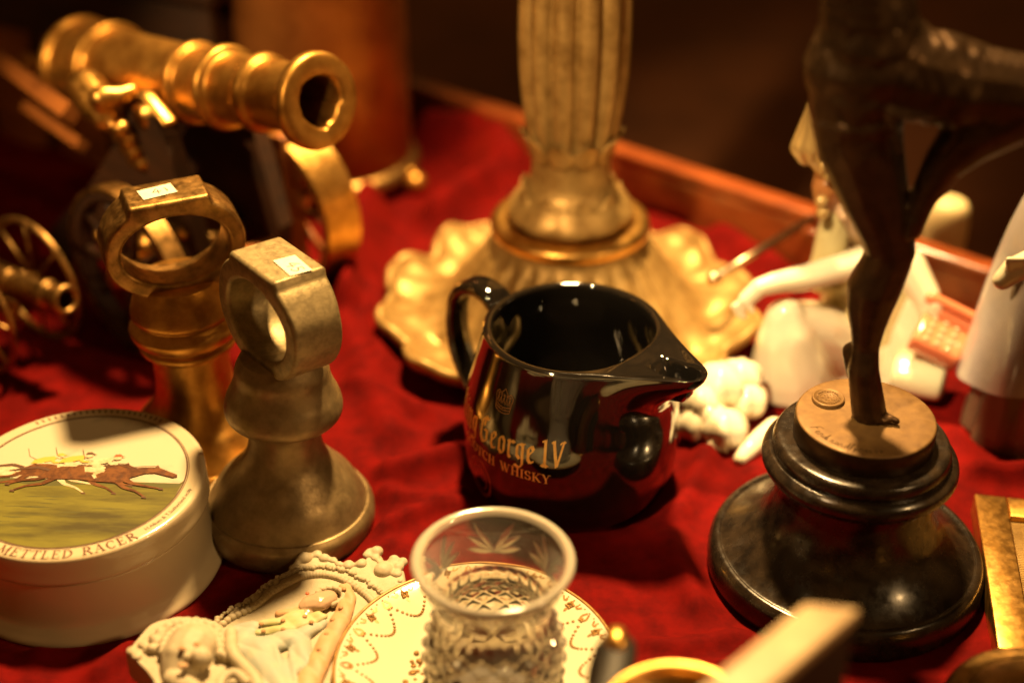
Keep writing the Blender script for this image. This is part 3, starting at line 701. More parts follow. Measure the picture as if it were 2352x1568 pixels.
for k, (dx, ln, r_) in enumerate(((-.42, .42, .19), (-.18, .55, .16), (.06, .62, .15), (.28, .62, .145), (.56, .75, .2))):
    b0_ = ball+Vector((dx*.9+.1, -.25, -.18)); dr = Vector((.25+k*.22, -.8, 0)).normalized()
    limb(fig, [(b0_, r_), (b0_+dr*ln*.5+Vector((0, 0, .06)), r_*.85), (b0_+dr*ln+Vector((0, 0, -.02)), r_*.9)], n=2)
# pelvis, torso
limb(fig, [(D(1960, 150), 1.9), (D(2045, 150), 1.9)], n=2, step=.25)
limb(fig, [(D(2000, 120), 2.1), (D(1995, 30), 2.0), (D(1985, -60), 1.75), (D(1975, -220, .2), 2.0)], n=2, step=.25)
ch0 = D(1975, -220, .2)
limb(fig, [(ch0, 2.0), (ch0+Vector((-.7, 0, 2.2)), 1.6), (ch0+Vector((-1.7, 0, 3.6)), .95)], step=.25); limb(fig, [(ch0, 2.0), (ch0+Vector((.7, 0, 2.2)), 1.6), (ch0+Vector((1.7, 0, 3.6)), .95)], step=.25)
limb(fig, [(ch0+Vector((0, 0, 3)), 1.2), (ch0+Vector((0, 0, 4.8)), .7), (ch0+Vector((0, -.1, 5.8)), .75), (ch0+Vector((0, -.2, 6.8)), 1.25), (ch0+Vector((0, .3, 7.6)), 1.3)], step=.25)
for sg in (-1, 1): limb(fig, [(ch0+Vector((1.8*sg, 0, 3.7)), .85), (ch0+Vector((3.6*sg, .3, 6.6)), .62), (ch0+Vector((2.6*sg, 0, 10.2)), .45), (ch0+Vector((1.2*sg, -.2, 12.0)), .35), (ch0+Vector((.3*sg, -.3, 12.8)), .3)], step=.3)
# raised thigh to the right, shin folded back so the toes touch the standing knee
kn2 = D(2560, 230, -1.5)
limb(fig, [(D(2070, 165, -.2), 1.7), (D(2180, 190, -.5), 1.8), (D(2330, 210, -1), 1.6), (kn2, 1.25)], n=2, step=.25)
limb(fig, [(kn2, 1.2), (D(2420, 225, -1.1), 1.55), (D(2330, 245, -.9), 1.6), (D(2235, 305, -.8), 1.3), (D(2170, 372, -.75), .9), (D(2125, 445, -.8), .62), (D(2105, 500, -.9), .45), (D(2096, 535, -1.0), .32)], n=2)
for k in range(5): limb(fig, [(D(2108-3*k, 505+9*k, -1.0), .17), (D(2096-2*k, 510+9*k, -1.25), .13)], n=2)
fo = obj('figure', fig, 'bronze_skin', st); remesh(fo, .085, 5, .5)
# cloth of the tunic
sk = MB()
limb(sk, [(D(1995, 92), 2.2), (D(1985, 150), 2.3), (D(1975, 205), 2.15), (D(1972, 262), 2.0)], step=.3)
limb(sk, [(D(1955, 150), 2.0), (D(2050, 150), 2.15), (D(2080, 165, -.2), 2.0), (D(2150, 180, -.4), 2.0), (D(2200, 195, -.5), 1.95)], step=.3)
for hem in ([(1885, 285), (1930, 300), (1985, 305), (2040, 285), (2048, 262)], [(2045, 262), (2090, 268), (2150, 266), (2205, 262)], [(2205, 262), (2190, 320), (2168, 345)], [(2048, 262), (2058, 310), (2066, 345)]):
    limb(sk, [(D(u, v, -1.75 if u < 2045 else -2.0), .16) for u, v in hem])
tq_ = obj('tunic', sk, 'bronze_skin', st); remesh(tq_, .09, 4, .5)
for v_ in tq_.data.vertices:
    c_ = v_.co*100; f_ = .03*noise.noise(c_*.9)+.025*sin(c_.z*2.2+3*noise.noise(c_*.35)+c_.x*1.2); v_.co += v_.normal*(f_*.01)

# ---------------------------------------------------------------- cannons
def wheel(parent, cx, cy, cz, R_, wood, metal, tyre_w=1.4, spokes=10, hubcol='brass_bright'):
    g = bpy.data.objects.new('wheel', None); COL.objects.link(g); g.parent = parent; g.location = Vector((cx, cy, cz))*S
    Rx = Matrix.Rotation(pi/2, 4, 'X')
    m = MB(); h = tyre_w/2
    m.lathe([(R_-.25, -h), (R_, -h+.08), (R_, h-.08), (R_-.25, h), (R_-.3, h), (R_-.3, -h), (R_-.25, -h)], 96, M=Rx); ty = obj('tyre', m, metal, g); ty.data.set_sharp_from_angle(angle=radians(40))
    m = MB(); m.lathe([(R_-.95, -h*.7), (R_-.31, -h*.8), (R_-.31, h*.8), (R_-.95, h*.7), (R_-.95, -h*.7)], 96, M=Rx); obj('rim', m, wood, g)
    m = MB()
    for k in range(spokes):
        a = 2*pi*k/spokes; m.tube([(cos(a)*r_, 0, sin(a)*r_) for r_ in (.9, R_*.5, R_-.9)], [.34, .24, .3], 8)
    obj('spokes', m, wood, g)
    m = MB(); m.lathe(prof([(.05, -1.5), (.55, -1.45), (.7, -1.1), (1.05, -.7), (1.2, 0), (1.05, .7), (.7, 1.1), (.55, 1.45), (.05, 1.5)], 3), 40, M=Rx); obj('hub', m, hubcol, g)
    return g
# big cannon
MZ = at(738, 234, 18.0); d3 = Vector((.73, -.66, .17)).normalized(); head = atan2(d3.y, d3.x); elev = math.asin(d3.z)
wr = at(700, 508, 5.5); 
CB = MZ-d3*13.0; CB.z = 0
can = thing('brass_cannon', 'large ornamental brass cannon on a dark wooden carriage with its muzzle raised', 'cannon', CB, (0, 0, head)); 
Lz = MZ-CB
def c_loc(p):     # world to cannon local
    q = Vector(p)-CB; return Vector((q.x*cos(-head)-q.y*sin(-head), q.x*sin(-head)+q.y*cos(-head), q.z))
mzl = c_loc(MZ)
BM = Matrix.Translation(mzl) @ Matrix.Rotation(-elev, 4, 'Y') @ Matrix.Rotation(pi/2, 4, 'Y')   # local z along muzzle direction
q = BM.to_3x3() @ Vector((0, 0, 1))
P = [(1.35, -.55), (1.2, -.1), (1.22, 0), (1.45, .06), (2.3, .05), (2.5, -.1), (2.58, -.45), (2.52, -.8), (2.2, -1.0)]
prf = [(.3, -9.2), (1.3, -9), (1.42, -2.5), (1.45, -.25)]+[(1.50, -.04), (1.56, 0), (2.38, 0), (2.55, -.08), (2.64, -.32), (2.62, -.7), (2.35, -1.0)]
prf += prof([(2.1, -1.1), (1.95, -1.5), (1.88, -2.4), (1.9, -2.9), (2.15, -3.05), (2.25, -3.3), (2.12, -3.6), (1.98, -3.8), (1.95, -5.2), (2.0, -5.6), (2.35, -5.75), (2.45, -6.05), (2.3, -6.35), (2.1, -6.6), (2.1, -7.5), (2.35, -7.65), (2.45, -7.9), (2.3, -8.2),
             (2.15, -8.6), (2.3, -11), (2.5, -14.2), (2.6, -15.2), (2.95, -15.4), (3.05, -15.8), (2.9, -16.2), (2.75, -16.6), (2.85, -18.4), (3.15, -18.7), (3.2, -19.1), (2.9, -19.6), (1.8, -20.3), (.8, -20.6), (.6, -21), (1.0, -21.6), (.9, -22.3), (.02, -22.7)], 4)
_zi = [0, 1.1, 3.3, 6.05, 7.9, 15.8, 19.1, 22.7, 30]; _zo = [0, 1.1, 5.0, 8.5, 11.5, 20.5, 24.0, 27.5, 35]
def _zm(z):
    if z > -1.1 or False: return z
    a_ = -z
    for q0, q1, o0, o1 in zip(_zi, _zi[1:], _zo, _zo[1:]):
        if a_ <= q1: return -(o0+(o1-o0)*(a_-q0)/(q1-q0))
    return z
prf = prf[:4]+[(r_*1.02, _zm(z_)) for r_, z_ in prf[4:]]
def bore(t, i, r, z):
    if i < 6:       # the bore is worn out of round
        return r*(1+.05*sin(3*t+1)+.04*sin(2*t))-.22*smooth(.80, .90, sin(t+.9))-.12*smooth(.85, .95, sin(t+3.4)), z
    return r, z
m = MB(); m.lathe(prf, 120, mod=bore, M=BM); bar = obj('barrel', m, 'brass', can)
m = MB(); tq = BM @ Vector((0, 0, -12.5)); m.tube([tq+Vector((0, -3.6, -1.2)), tq+Vector((0, 3.6, -1.2))], .8, 28); obj('trunnion', m, 'brass_bright', can)
trn = BM @ Vector((0, 0, -12.5))+Vector((0, 0, -1.2))
for sgn in (-1, 1):
    m = MB(); y = 3.05*sgn
    out = [(-13, 1.0), (-12, .4), (-4, 5.2), (4.2, 4.0), (4.8, 6.5), (trn.x+2.2, trn.z-.6), (trn.x+1.4, trn.z+.3), (trn.x-1.5, trn.z+.2), (trn.x-2.6, trn.z-2.0), (-7, 7.5), (-13, 2.4)]
    th = .55
    n = len(out); b = len(m.v)
    for yy in (y-th, y+th):
        for x_, z_ in out: m.vert((x_, yy, z_))
    tri = tessellate_polygon([[Vector((x_, z_, 0)) for x_, z_ in out]])
    for t in tri: m.face([b+k for k in t], True); m.face([b+n+k for k in t][::-1], True)
    for k in range(n): m.face((b+k, b+(k+1) % n, b+n+(k+1) % n, b+n+k), True)
    ck = obj('cheek', m, 'dark_wood', can)
    m = MB()
    for (x_, z_) in ((-6, 4.6), (-1.5, 6.8), (1.8, 6.0), (1.6, 9.6), (3.4, 8.0)): m = MB(); m.ball((x_, y+sgn*.62, z_), .42, n=2); obj('stud', m, 'brass_bright', ck)
    m = MB(); cap = spl([(trn.x-2.0, y, trn.z+.1), (trn.x-1.3, y, trn.z+.75), (trn.x, y, trn.z+1.35), (trn.x+1.3, y, trn.z+.75), (trn.x+2.3, y, trn.z+.1)], 5)
    m.tube(cap, .22, 10, sx=2.4); obj('trunnion_cap', m, 'brass_bright', can)
m = MB(); m.box(-1, 0, 5.4, 5, 5.6, 1.0, bev=.1); m.box(3.9, 0, 4.8, 1.0, 5.6, 1.4, bev=.1); obj('transom', m, 'amber_wood', can)
m = MB(); m.tube([(1.2, -7.2, 5.5), (1.2, 7.2, 5.5)], .55, 16); obj('axle', m, 'brass_old', can)
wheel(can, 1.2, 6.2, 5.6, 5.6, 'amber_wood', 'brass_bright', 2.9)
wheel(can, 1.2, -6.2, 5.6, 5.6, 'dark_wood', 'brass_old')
# brass elevating bracket with stepped knuckles down the camera side
m = MB(); A0 = c_loc(at(235, 235, 15)); A1 = c_loc(at(385, 460, 10))
def cl(u, v, z): return c_loc(at(u, v, z))
pts = [(cl(215, 215, 15.5), 1.1), (cl(245, 265, 14.8), .9)]
limb(m, [(cl(200, 205, 15.5), 1.25), (cl(232, 250, 14.8), 1.2), (cl(238, 272, 14.4), .8)]); limb(m, [(cl(235, 225, 15.8), .8), (cl(270, 222, 15.8), .62), (cl(302, 208, 16), .42)])
limb(m, [(cl(180, 195, 15.3), .55), (cl(215, 230, 15), .7)])
for k, (u, v) in enumerate(((268, 292), (285, 318), (300, 345), (318, 372))): limb(m, [(cl(u-10, v-4, 14-k*.8), .5), (cl(u+10, v+3, 14-k*.8), .56)])
limb(m, [(cl(325, 380, 11), .55), (cl(350, 408, 10.4), .5), (cl(376, 430, 10), .45), (cl(382, 470, 9), .42), (cl(375, 520, 7.5), .5), (cl(350, 560, 6.5), 1.2)])
bo = obj('elevating_bracket', m, 'brass_bright', can); remesh(bo, .12, 3, .5)
m = MB(); pb = cl(665, 420, 8); m.box(pb.x, pb.y, 6.2, 1.0, 1.5, 10.5, bev=.1); obj('front_post', m, 'amber_wood', can)
# trail beams running back to the left
for (u0, v0, u1, v1, z0, z1, w_) in ((-60, 95, 165, 262, 13, 13, .75), (60, 245, 190, 335, 10.5, 10.5, .5)):
    m = MB(); m.tube([cl(u0, v0, z0), cl((u0+u1)/2, (v0+v1)/2, (z0+z1)/2), cl(u1, v1, z1)], w_, 4); obj('trail_beam', m, 'amber_wood', can, ).data.polygons.foreach_set('use_smooth', [False]*len(m.f))
BASES.append((CB.x+2, CB.y, 6))
# small cannon
SM = at(155, 690, 6.0)
d4 = Vector((.80, -.58, .10)).normalized(); h4 = atan2(d4.y, d4.x); e4 = math.asin(d4.z)
SB = SM-d4*6.5; SB.z = 0
sc_ = thing('brass_cannon', 'miniature brass cannon with thin hoop wheels at the left edge of the scene', 'cannon', SB, (0, 0, h4))
m = MB(); BM4 = Matrix.Translation(Vector((6.5*cos(e4), 0, SM.z))) @ Matrix.Rotation(-e4, 4, 'Y') @ Matrix.Rotation(pi/2, 4, 'Y')
m.lathe([(.5, -4), (.56, -.2), (.62, 0), (.8, .02), (.92, -.1), (.95, -.3), (.85, -.55)]+prof([(.68, -.7), (.62, -1.1), (.64, -1.5), (.86, -1.65), (.92, -1.95), (.8, -2.2), (.66, -2.4), (.7, -5), (.85, -5.2), (.85, -5.6), (.75, -5.8), (.85, -8.6), (1.0, -8.8), (1.0, -9.2), (.6, -9.6), (.3, -9.9), (.45, -10.3), (.02, -10.7)], 3), 64, M=BM4)
obj('barrel', m, 'brass_old', sc_)
m = MB(); m.tube([(0, -2.6, 4.2), (0, 2.6, 4.2)], .25, 10); obj('axle', m, 'brass_old', sc_)
m = MB()
for y in (-.85, .85): m.box(-1.6, y, 4.3, 8.5, .3, 1.5, bev=.05)
m.box(-6, 0, 2.3, .5, 1.9, 4.6, bev=.05)
obj('carriage', m, 'brass_old', sc_)
for y in (-2.4, 2.4):
    g = bpy.data.objects.new('wheel', None); COL.objects.link(g); g.parent = sc_; g.location = Vector((0, y, 4.2))*S
    m = MB(); m.tube([(4.0*cos(2*pi*k/60), 0, 4.0*sin(2*pi*k/60)) for k in range(60)], .22, 10, closed=True, up=Vector((0, 1, 0))); obj('rim', m, 'brass_old', g)
    m = MB()
    for k in range(8): a = 2*pi*k/8; m.tube([(.3*cos(a), 0, .3*sin(a)), (3.9*cos(a), 0, 3.9*sin(a))], .12, 8)
    m.ball((0, 0, 0), .5); obj('spokes', m, 'brass_old', g)

# ---------------------------------------------------------------- copper canister on ball feet, carved chest behind
CC = at(758, 372, 1.5); CC.z = 0; BASES.append((CC.x, CC.y, 6))
cn = thing('copper_canister', 'tall plain copper-brown cylinder on a brass ring with ball feet, far left', 'canister', CC)
m = MB(); m.lathe([(6.2, 2.2), (6.3, 2.6), (6.25, 30), (6.4, 31), (6.4, 34), (5.9, 34), (5.9, 3), (.01, 3)], 96); obj('body', m, 'copper_skin', cn)
m = MB(); m.lathe(prof([(6.1, 1.1), (6.75, 1.2), (6.95, 1.7), (6.75, 2.2), (6.3, 2.5)], 4)+[(.01, 2.5), (.01, 1.1), (6.1, 1.1)], 96); obj('base_ring', m, 'brass_old', cn)
for k in range(3):
    a = radians(-22+120*k); m = MB(); m.ball((7.2*cos(a), 7.2*sin(a), .95), .95, n=3); m.tube([(6.6*cos(a), 6.6*sin(a), 1.9), (7.1*cos(a), 7.1*sin(a), 1.5)], .5, 10); obj('ball_foot', m, 'brass', cn)
XC = at(330, 40, 0); 
ch_ = thing('carved_chest', 'dark carved wooden chest with small brass knobs, blurred at the upper left', 'chest', (-33, 112, -9), (0, 0, radians(-28)))
m = MB(); m.box(0, 0, 12, 34, 14, 24, bev=.4); obj('body', m, 'dark_wood', ch_)
m = MB(); m.box(0, 0, 24.8, 36, 16, 1.5, bev=.4); m.box(0, 0, 26.2, 32, 12, 1.4, bev=.4); obj('lid', m, 'dark_wood', ch_)
for k in range(5):
    m = MB(); x_ = -13+6.5*k; m.tube([(x_, -7.05, 17), (x_, -7.9, 17)], .35, 10); m.ball((x_, -8.3, 17), .85, sz=1.3, n=2); obj('knob', m, 'brass', ch_)
m = MB()
for k in range(4):
    x_ = -10+6.5*k; m.box(x_, -7.1, 12, 5, .5, 14, bev=.15); m.box(x_, -7.3, 12, 3.2, .5, 11, bev=.2)
obj('carved_panel', m, 'amber_wood', ch_)
m = MB(); m.lathe(prof([(1.2, 0), (1.35, .1), (1.3, .8), (1.3, 8), (1.38, 10.6), (1.3, 11.8), (1.0, 12.4), (.3, 12.6), (.02, 12.6)], 4), 48, cap0=True)
CP = at(2150, 580, 3.0); CP = atY(2150, 640, CP.y+3.5); CP.z = -8.9
pl_ = tag(obj('wax_candle', m, 'ivory_wax', None, None), 'stubby cream candle standing behind the mahogany rim', 'candle')
pl_.location = Vector((CP.x, CP.y, 0))*S
tp = atY(2146, 455, CP.y)
pl_.location.z = (tp.z-12.6*1.25)*S; pl_.scale = (1.1, 1.1, 1.25)

# ---------------------------------------------------------------- porcelain lady
LB = at(1870, 900, 0); LB.z = 0
BASES.append((LB.x-1, LB.y+2, 6))
ly = thing('porcelain_lady', 'seated porcelain lady in a white gown with one arm stretched out, behind the bronze dancer', 'figurine', LB)
YL = LB.y
def G(u, v, dy=0.0): return atY(u, v, YL+dy)-LB
# gown
g = MB()
limb(g, [(G(1806, 722, 0), 1.05), (G(1806, 775, 0), 1.75), (G(1815, 850, .3), 2.45), (G(1828, 950, .6), 2.9)], step=.2)
limb(g, [(G(1800, 735, 0), 1.2), (G(1870, 760, 1.5), 1.9), (G(1930, 790, 3), 2.5), (G(2000, 800, 3.5), 2.9), (G(2040, 860, 3), 3.0)], step=.25)
limb(g, [(G(2085, 840, 2), 2.2), (G(2098, 760, 1.8), 1.7), (G(2108, 700, 1.8), 1.1)], step=.25)
limb(g, [(G(1760, 955, 0), 1.0), (G(1745, 900, 0), .9), (G(1752, 985, -.2), .9), (G(1790, 1000, -.3), 1.0), (G(1900, 980, .5), 2.0)], step=.2)
for v_ in g.v[:]: pass
g.v = [(x_, y_, max(z_, .05)) for x_, y_, z_ in g.v]
go = obj('gown', g, 'porcelain', ly); remesh(go, .16, 6, .6)
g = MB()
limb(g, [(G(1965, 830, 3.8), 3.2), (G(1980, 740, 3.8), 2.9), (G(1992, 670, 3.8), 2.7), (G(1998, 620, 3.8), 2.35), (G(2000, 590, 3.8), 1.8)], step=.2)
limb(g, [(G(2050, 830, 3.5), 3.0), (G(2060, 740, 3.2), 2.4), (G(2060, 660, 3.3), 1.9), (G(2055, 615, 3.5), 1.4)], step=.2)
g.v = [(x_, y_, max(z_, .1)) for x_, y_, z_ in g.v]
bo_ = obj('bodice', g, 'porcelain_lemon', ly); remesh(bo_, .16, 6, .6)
g = MB()
for k in range(7): 
    a = G(1738+k*9, 905+k*13, -.9-.1*k); limb(g, [(a, .34), (a+Vector((.4, -.1, -.5)), .32)])
g.v = [(x_, y_, max(z_, .05)) for x_, y_, z_ in g.v]
obj('gown_ruffle', g, 'porcelain', ly)
g = MB()
limb(g, [(G(1990, 600, 1.6), 1.0), (G(1930, 616, 1.2), .88), (G(1850, 638, .6), .80), (G(1780, 650, 0), .66), (G(1745, 660, -.3), .56), (G(1715, 688, -.4), .50)])
for k, (a, b_) in enumerate(((-14, 8), (-9, 20), (-2, 26), (6, 26))): limb(g, [(G(1712, 690, -.4), .28), (G(1700+a, 700+b_*.5, -.5), .2), (G(1700+a+4, 702+b_, -.5), .16)])
limb(g, [(G(1716, 692, -.6), .24), (G(1728, 715, -.8), .17)])
limb(g, [(G(2085, 610, 2.4), 1.1), (G(2125, 680, 1.3), .9), (G(2142, 740, .6), .7), (G(2150, 700, .3), .45)])
ao = obj('arms', g, 'porcelain', ly); remesh(ao, .08, 4, .5)
g = MB()
limb(g, [(G(1985, 590, 3.5), .9), (G(1975, 545, 3.4), .75), (G(1965, 500, 3.3), 1.35), (G(1955, 470, 3.2), 1.5)])
limb(g, [(G(1935, 497, 2.0), .3), (G(1938, 500, 1.7), .22)])
ho = obj('head', g, 'porcelain_flesh', ly); remesh(ho, .1, 4, .5)
g = MB(); limb(g, [(G(1948, 440, 3.6), 1.55), (G(1925, 410, 3.4), 1.4), (G(1900, 430, 2.8), .9), (G(1895, 470, 2.6), .6)])
hro = obj('hair', g, 'porcelain_hair', ly); remesh(hro, .12, 4, .5)
g = MB(); limb(g, [(G(1925, 490, 3), .9), (G(1912, 540, 3), 1.0), (G(1905, 590, 3), 1.05), (G(1885, 640, 3), .9)])
so_ = obj('scarf', g, 'porcelain_lemon', ly); remesh(so_, .1, 4, .5)
g = MB()        # pointed folded headdress
rows = []
for i in range(15):
    s_ = i/14; c_ = G(1856, 236, 2.6).lerp(G(1862, 372, 2.6), s_); r_ = (.04+1.02*min(1, s_/.72)**1.15)*(1-.5*smooth(.72, 1.05, s_))
    rows.append([(c_.x+(r_+.13*sin(9*a+5*s_)*s_)*cos(a), c_.y+.7*(r_+.13*sin(9*a+5*s_)*s_)*sin(a), c_.z+.12*sin(9*a)*s_) for a in [2*pi*k/60 for k in range(60)]])
g.grid(rows[::-1], closeu=True)
limb(g, [(G(1868, 356, 2.6), .6), (G(1905, 395, 2.7), .55), (G(1935, 430, 2.8), .5)])
for p_ in ((1896, 382), (1906, 402), (1888, 462), (1890, 488)): g.ball(G(*p_, 1.9), .38, n=2)
obj('headdress', g, 'porcelain_gold', ly)
g = MB()
limb(g, [(at(1778, 980, 1.2)-LB, .6), (at(1750, 1005, 1.0)-LB, .62), (at(1722, 1032, .8)-LB, .58), (at(1700, 1055, .6)-LB, .42)])
g.v = [(x_, y_, max(z_, .06)) for x_, y_, z_ in g.v]
fo_ = obj('foot', g, 'porcelain', ly); remesh(fo_, .1, 4, .5)
# round porcelain blossoms at the lady's side
FB = at(1650, 1000, 0)
fl_ = thing('porcelain_flowers', 'cluster of round white porcelain blossoms lying on velvet beside the jug spout', 'flowers', FB)
for (u, v, z, r_) in ((1655, 885, 2.6, 1.5), (1700, 870, 2.6, 1.3), (1630, 960, 1.5, 1.15), (1665, 985, 1.35, 1.3), (1600, 975, 1.2, 1.1), (1610, 925, 2.2, 1.1), (1648, 1022, .72, .66), (1715, 920, 1.8, 1.2)):
    m = MB(); c_ = at(u, v, z)-FB
    nm_ = 6
    def pet(t, i, r, zz): return r*(1+.10*sin(nm_*t)), zz
    m.lathe([(max(.01, r_*sin(pi*k/14)), -r_*cos(pi*k/14)*.92) for k in range(15)], 48, mod=pet, M=Matrix.Translation(c_) @ Matrix.Rotation(random.uniform(-.5, .5), 4, 'X')); obj('blossom', m, 'porcelain', fl_)
# pink telephone
PB = at(2165, 905, 0); PB.z = 0
ph = thing('toy_telephone', 'pink porcelain push-button telephone tilted beside the white figurines', 'telephone', PB)
pc = at(2160, 775, 4.2)-PB
PMt = Matrix.Translation(pc) @ Matrix.Rotation(radians(-32), 4, 'Z') @ Matrix.Rotation(radians(22), 4, 'X') @ Matrix.Rotation(radians(18), 4, 'Y')
m = MB(); m.box(0, 0, 0, 3.0, 2.9, 1.5, PMt, bev=.32); m.box(.1, 1.1, .6, 2.7, .9, .9, PMt, bev=.3); obj('body', m, 'porcelain_pink', ph)
for i in range(3):
    for j in range(4):
        m = MB(); m.ball(PMt @ Vector((-.75+i*.66, -1.05+j*.52, .78)), .16, sz=.7, n=2); obj('button', m, 'button_pink', ph)
m = MB(); limb(m, [(PMt @ Vector((-1.5, 1.3, 1.3)), .42), (PMt @ Vector((-1.0, 1.3, 1.45)), .3), (PMt @ Vector((1.0, 1.3, 1.45)), .3), (PMt @ Vector((1.5, 1.3, 1.3)), .42)]); ho = obj('cradle', m, 'porcelain_pink', ph); remesh(ho, .08, 3, .5)
HB = at(2130, 935, 0)
m = MB(); a = at(2078, 850, 1.6)-HB; b_ = at(2145, 885, 1.6)-HB
m.lathe(prof([(.02, -1.6), (.9, -1.5), (1.15, -1.0), (1.15, 1.0), (.9, 1.45), (.02, 1.6)], 4), 40, M=Matrix.Translation((a+b_)/2) @ Matrix.Rotation(radians(-25), 4, 'Z') @ Matrix.Rotation(pi/2, 4, 'Y'))
oo = tag(obj('ceramic_roll', m, 'porcelain_green'), 'glossy pale green ceramic roll under the pink telephone', 'ornament'); oo.location = HB*S
# robed porcelain figure at the right edge
NB = at(2345, 985, 0)
nn = thing('robed_figurine', 'tall porcelain robed figure with a pale lavender cape and folded hands, cut by right edge', 'figurine', NB)
BASES.append((NB.x, NB.y, 3.5))
def NG(u, v, dy=0): return atY(u, v, NB.y+dy)-NB
def robe(t, i, r, z): return r*(1+.05*sin(7*t+1)+.03*sin(13*t)), z
m = MB(); zt = NG(2352, 400).z
m.lathe(prof([(3.2, .03), (3.3, .3), (3.0, 3), (2.8, 6), (2.6, zt*.7), (1.6, zt*.86)], 6), 120, mod=robe, cap0=True, cap1=True); obj('robe', m, 'robe_shaded', nn)
m = MB(); m.lathe(prof([(4.0, zt*.24), (3.75, zt*.40), (3.25, zt*.62), (2.85, zt*.76), (2.4, zt*.88), (1.9, zt*.98), (1.7, zt*1.1), (1.3, zt*1.2), (.05, zt*1.26)], 6), 120, mod=lambda t, i, r, z: (r*(1+.04*sin(5*t)), z+.6*sin(t+2.4)*smooth(zt*.6, zt*.36, z)*2), M=Matrix.Translation((.2, .5, 0))); obj('cape', m, 'porcelain_lavender', nn)
m = MB(); h0 = NG(2330, 620, -3.2); limb(m, [(h0+Vector((1.6, .6, .4)), .8), (h0, .7), (h0+Vector((-.5, 0, -.6)), .55)])
for k in range(4): limb(m, [(h0+Vector((-.35+.22*k, -.3, .1)), .24), (h0+Vector((-.6+.22*k, -.5, .9)), .18)])
ho = obj('hands', m, 'porcelain', nn); remesh(ho, .1, 4, .5)

# ---------------------------------------------------------------- saucer with gilt garlands
PC = at(1095, 1540, 1.4); PC.z = .35; PR = 6.45
pt = thing('gilt_saucer', 'white saucer with a gold rim and gilt garland border, under the cut glass', 'saucer', PC); BASES.append((PC.x, PC.y, 6.4))
prp = [(.02, .45), (2.4, .45), (3.0, .5), (4.2, .85), (5.4, 1.25), (6.2, 1.52), (6.4, 1.55)]
def pz(r):
    for (a, b_), (c_, d_) in zip(prp, prp[1:]):
        if r <= c_: return b_+(d_-b_)*(r-a)/(c_-a)
    return 1.55
m = MB(); m.lathe(prp+[(6.42, 1.48), (6.2, 1.38), (5.2, 1.05), (4, .6), (3, .25), (2.9, .0), (2.6, .0), (.02, .1)], 160); obj('dish', m, 'plate_glaze', pt)
m = MB(); m.tube([(6.40*cos(2*pi*k/160), 6.40*sin(2*pi*k/160), 1.53) for k in range(160)], .085, 8, closed=True); obj('gilt_rim', m, 'gilt_paint', pt)
m = MB()
def pf(th0):
    def f(x, y, lift=0):     # y inward from rim, x along
        r = 6.2-y; th = th0+x/5.6
        return (r*cos(th), r*sin(th), pz(r)+.012+lift*.5)
    return f
NS = 17
for k in range(NS):
    f = pf(2*pi*k/NS); hw = pi*5.6/NS
    for j in range(15):           # chain swag
        t = -1+2*j/14; x_ = t*hw*.92; y_ = .55+1.0*(1-t*t)
        p = Vector(f(x_, y_)); m.ball(p, .085, sz=.3, n=1)
    for sg in (-1, 1):
        scribble(m, [(sg*(hw*.95-a), b_) for a, b_ in ((0, .1), (.12, .35), (.02, .6), (-.1, .5), (0, .42))], .10, f)
        scribble(m, [(sg*(hw*.55-a), b_) for a, b_ in ((0, .1), (.15, .28), (.3, .22), (.2, .12))], .09, f)
    for j in range(9):
        a = 2*pi*j/9; rr = .16 if j % 2 else .1; p = Vector(f(rr*cos(a), .32+rr*sin(a))); m.ball(p, .10, sz=.3, n=1)
    scribble(m, [(0, .5), (.05, .62), (0, .75), (-.05, .62), (0, .5)], .06, f)
for k in range(NS*6):
    f = pf(2*pi*k/(NS*6)); p = Vector(f(0, .04)); m.ball(p, .05, sz=.3, n=1)
obj('gilt_garland', m, 'gilt_paint', pt)
m = MB()
for k in range(40):
    a = random.uniform(2.6, 4.1); r_ = random.uniform(2.2, 3.3); m.ball((r_*cos(a), r_*sin(a), pz(r_)+.02), random.uniform(.08, .2), sz=.2, n=1)
obj('painted_spray', m, 'gilt_paint', pt)
# cut glass vase standing on the saucer
GC = Vector((-.80, 46.9, .82))
gl = thing('cut_glass_vase', 'small cut crystal vase with a flared round mouth standing on the saucer', 'vase', GC)
def cut(t, i, r, z):
    k = smooth(.25, .8, z)*(1-smooth(3.7, 4.1, z))
    a = abs(((t*9/pi+z*1.15) % 1)*2-1); b_ = abs(((t*9/pi-z*1.15) % 1)*2-1)
    k2 = smooth(3.9, 4.2, z)*(1-smooth(4.7, 4.9, z))
    return r-k*.20*(1-min(a, b_)*1.6)*(1 if min(a, b_) < .62 else 0)-k2*.07*abs(sin(t*14)), z
outp = prof([(2.4, 0), (2.7, .08), (3.0, .5), (3.22, 1.4), (3.25, 2.3), (3.1, 3.2), (2.8, 3.8), (2.62, 4.2), (2.55, 4.7), (2.6, 5.3), (2.85, 6.1), (3.2, 6.85), (3.42, 7.2)], 12)
m = MB(); b_ = prof([(3.42, 7.2), (3.46, 7.34), (3.36, 7.44), (3.18, 7.36), (2.95, 6.9), (2.6, 6.1), (2.33, 5.3), (2.28, 4.7), (2.4, 4.0), (2.75, 3.2), (2.85, 2.2), (2.7, 1.2), (2.2, .75), (.01, .7)], 6)
m.lathe(outp+b_[1:], 252, mod=lambda t, i, r, z: cut(t, i, r, z) if i < len(outp)-2 else (r, z), cap0=True); obj('bowl', m, 'glass', gl)
m = MB(); m.lathe(prof([(3.43, 7.14), (3.52, 7.32), (3.42, 7.48), (3.2, 7.44), (3.04, 7.25)], 4), 128); obj('mouth_rim', m, 'glass_rim', gl)
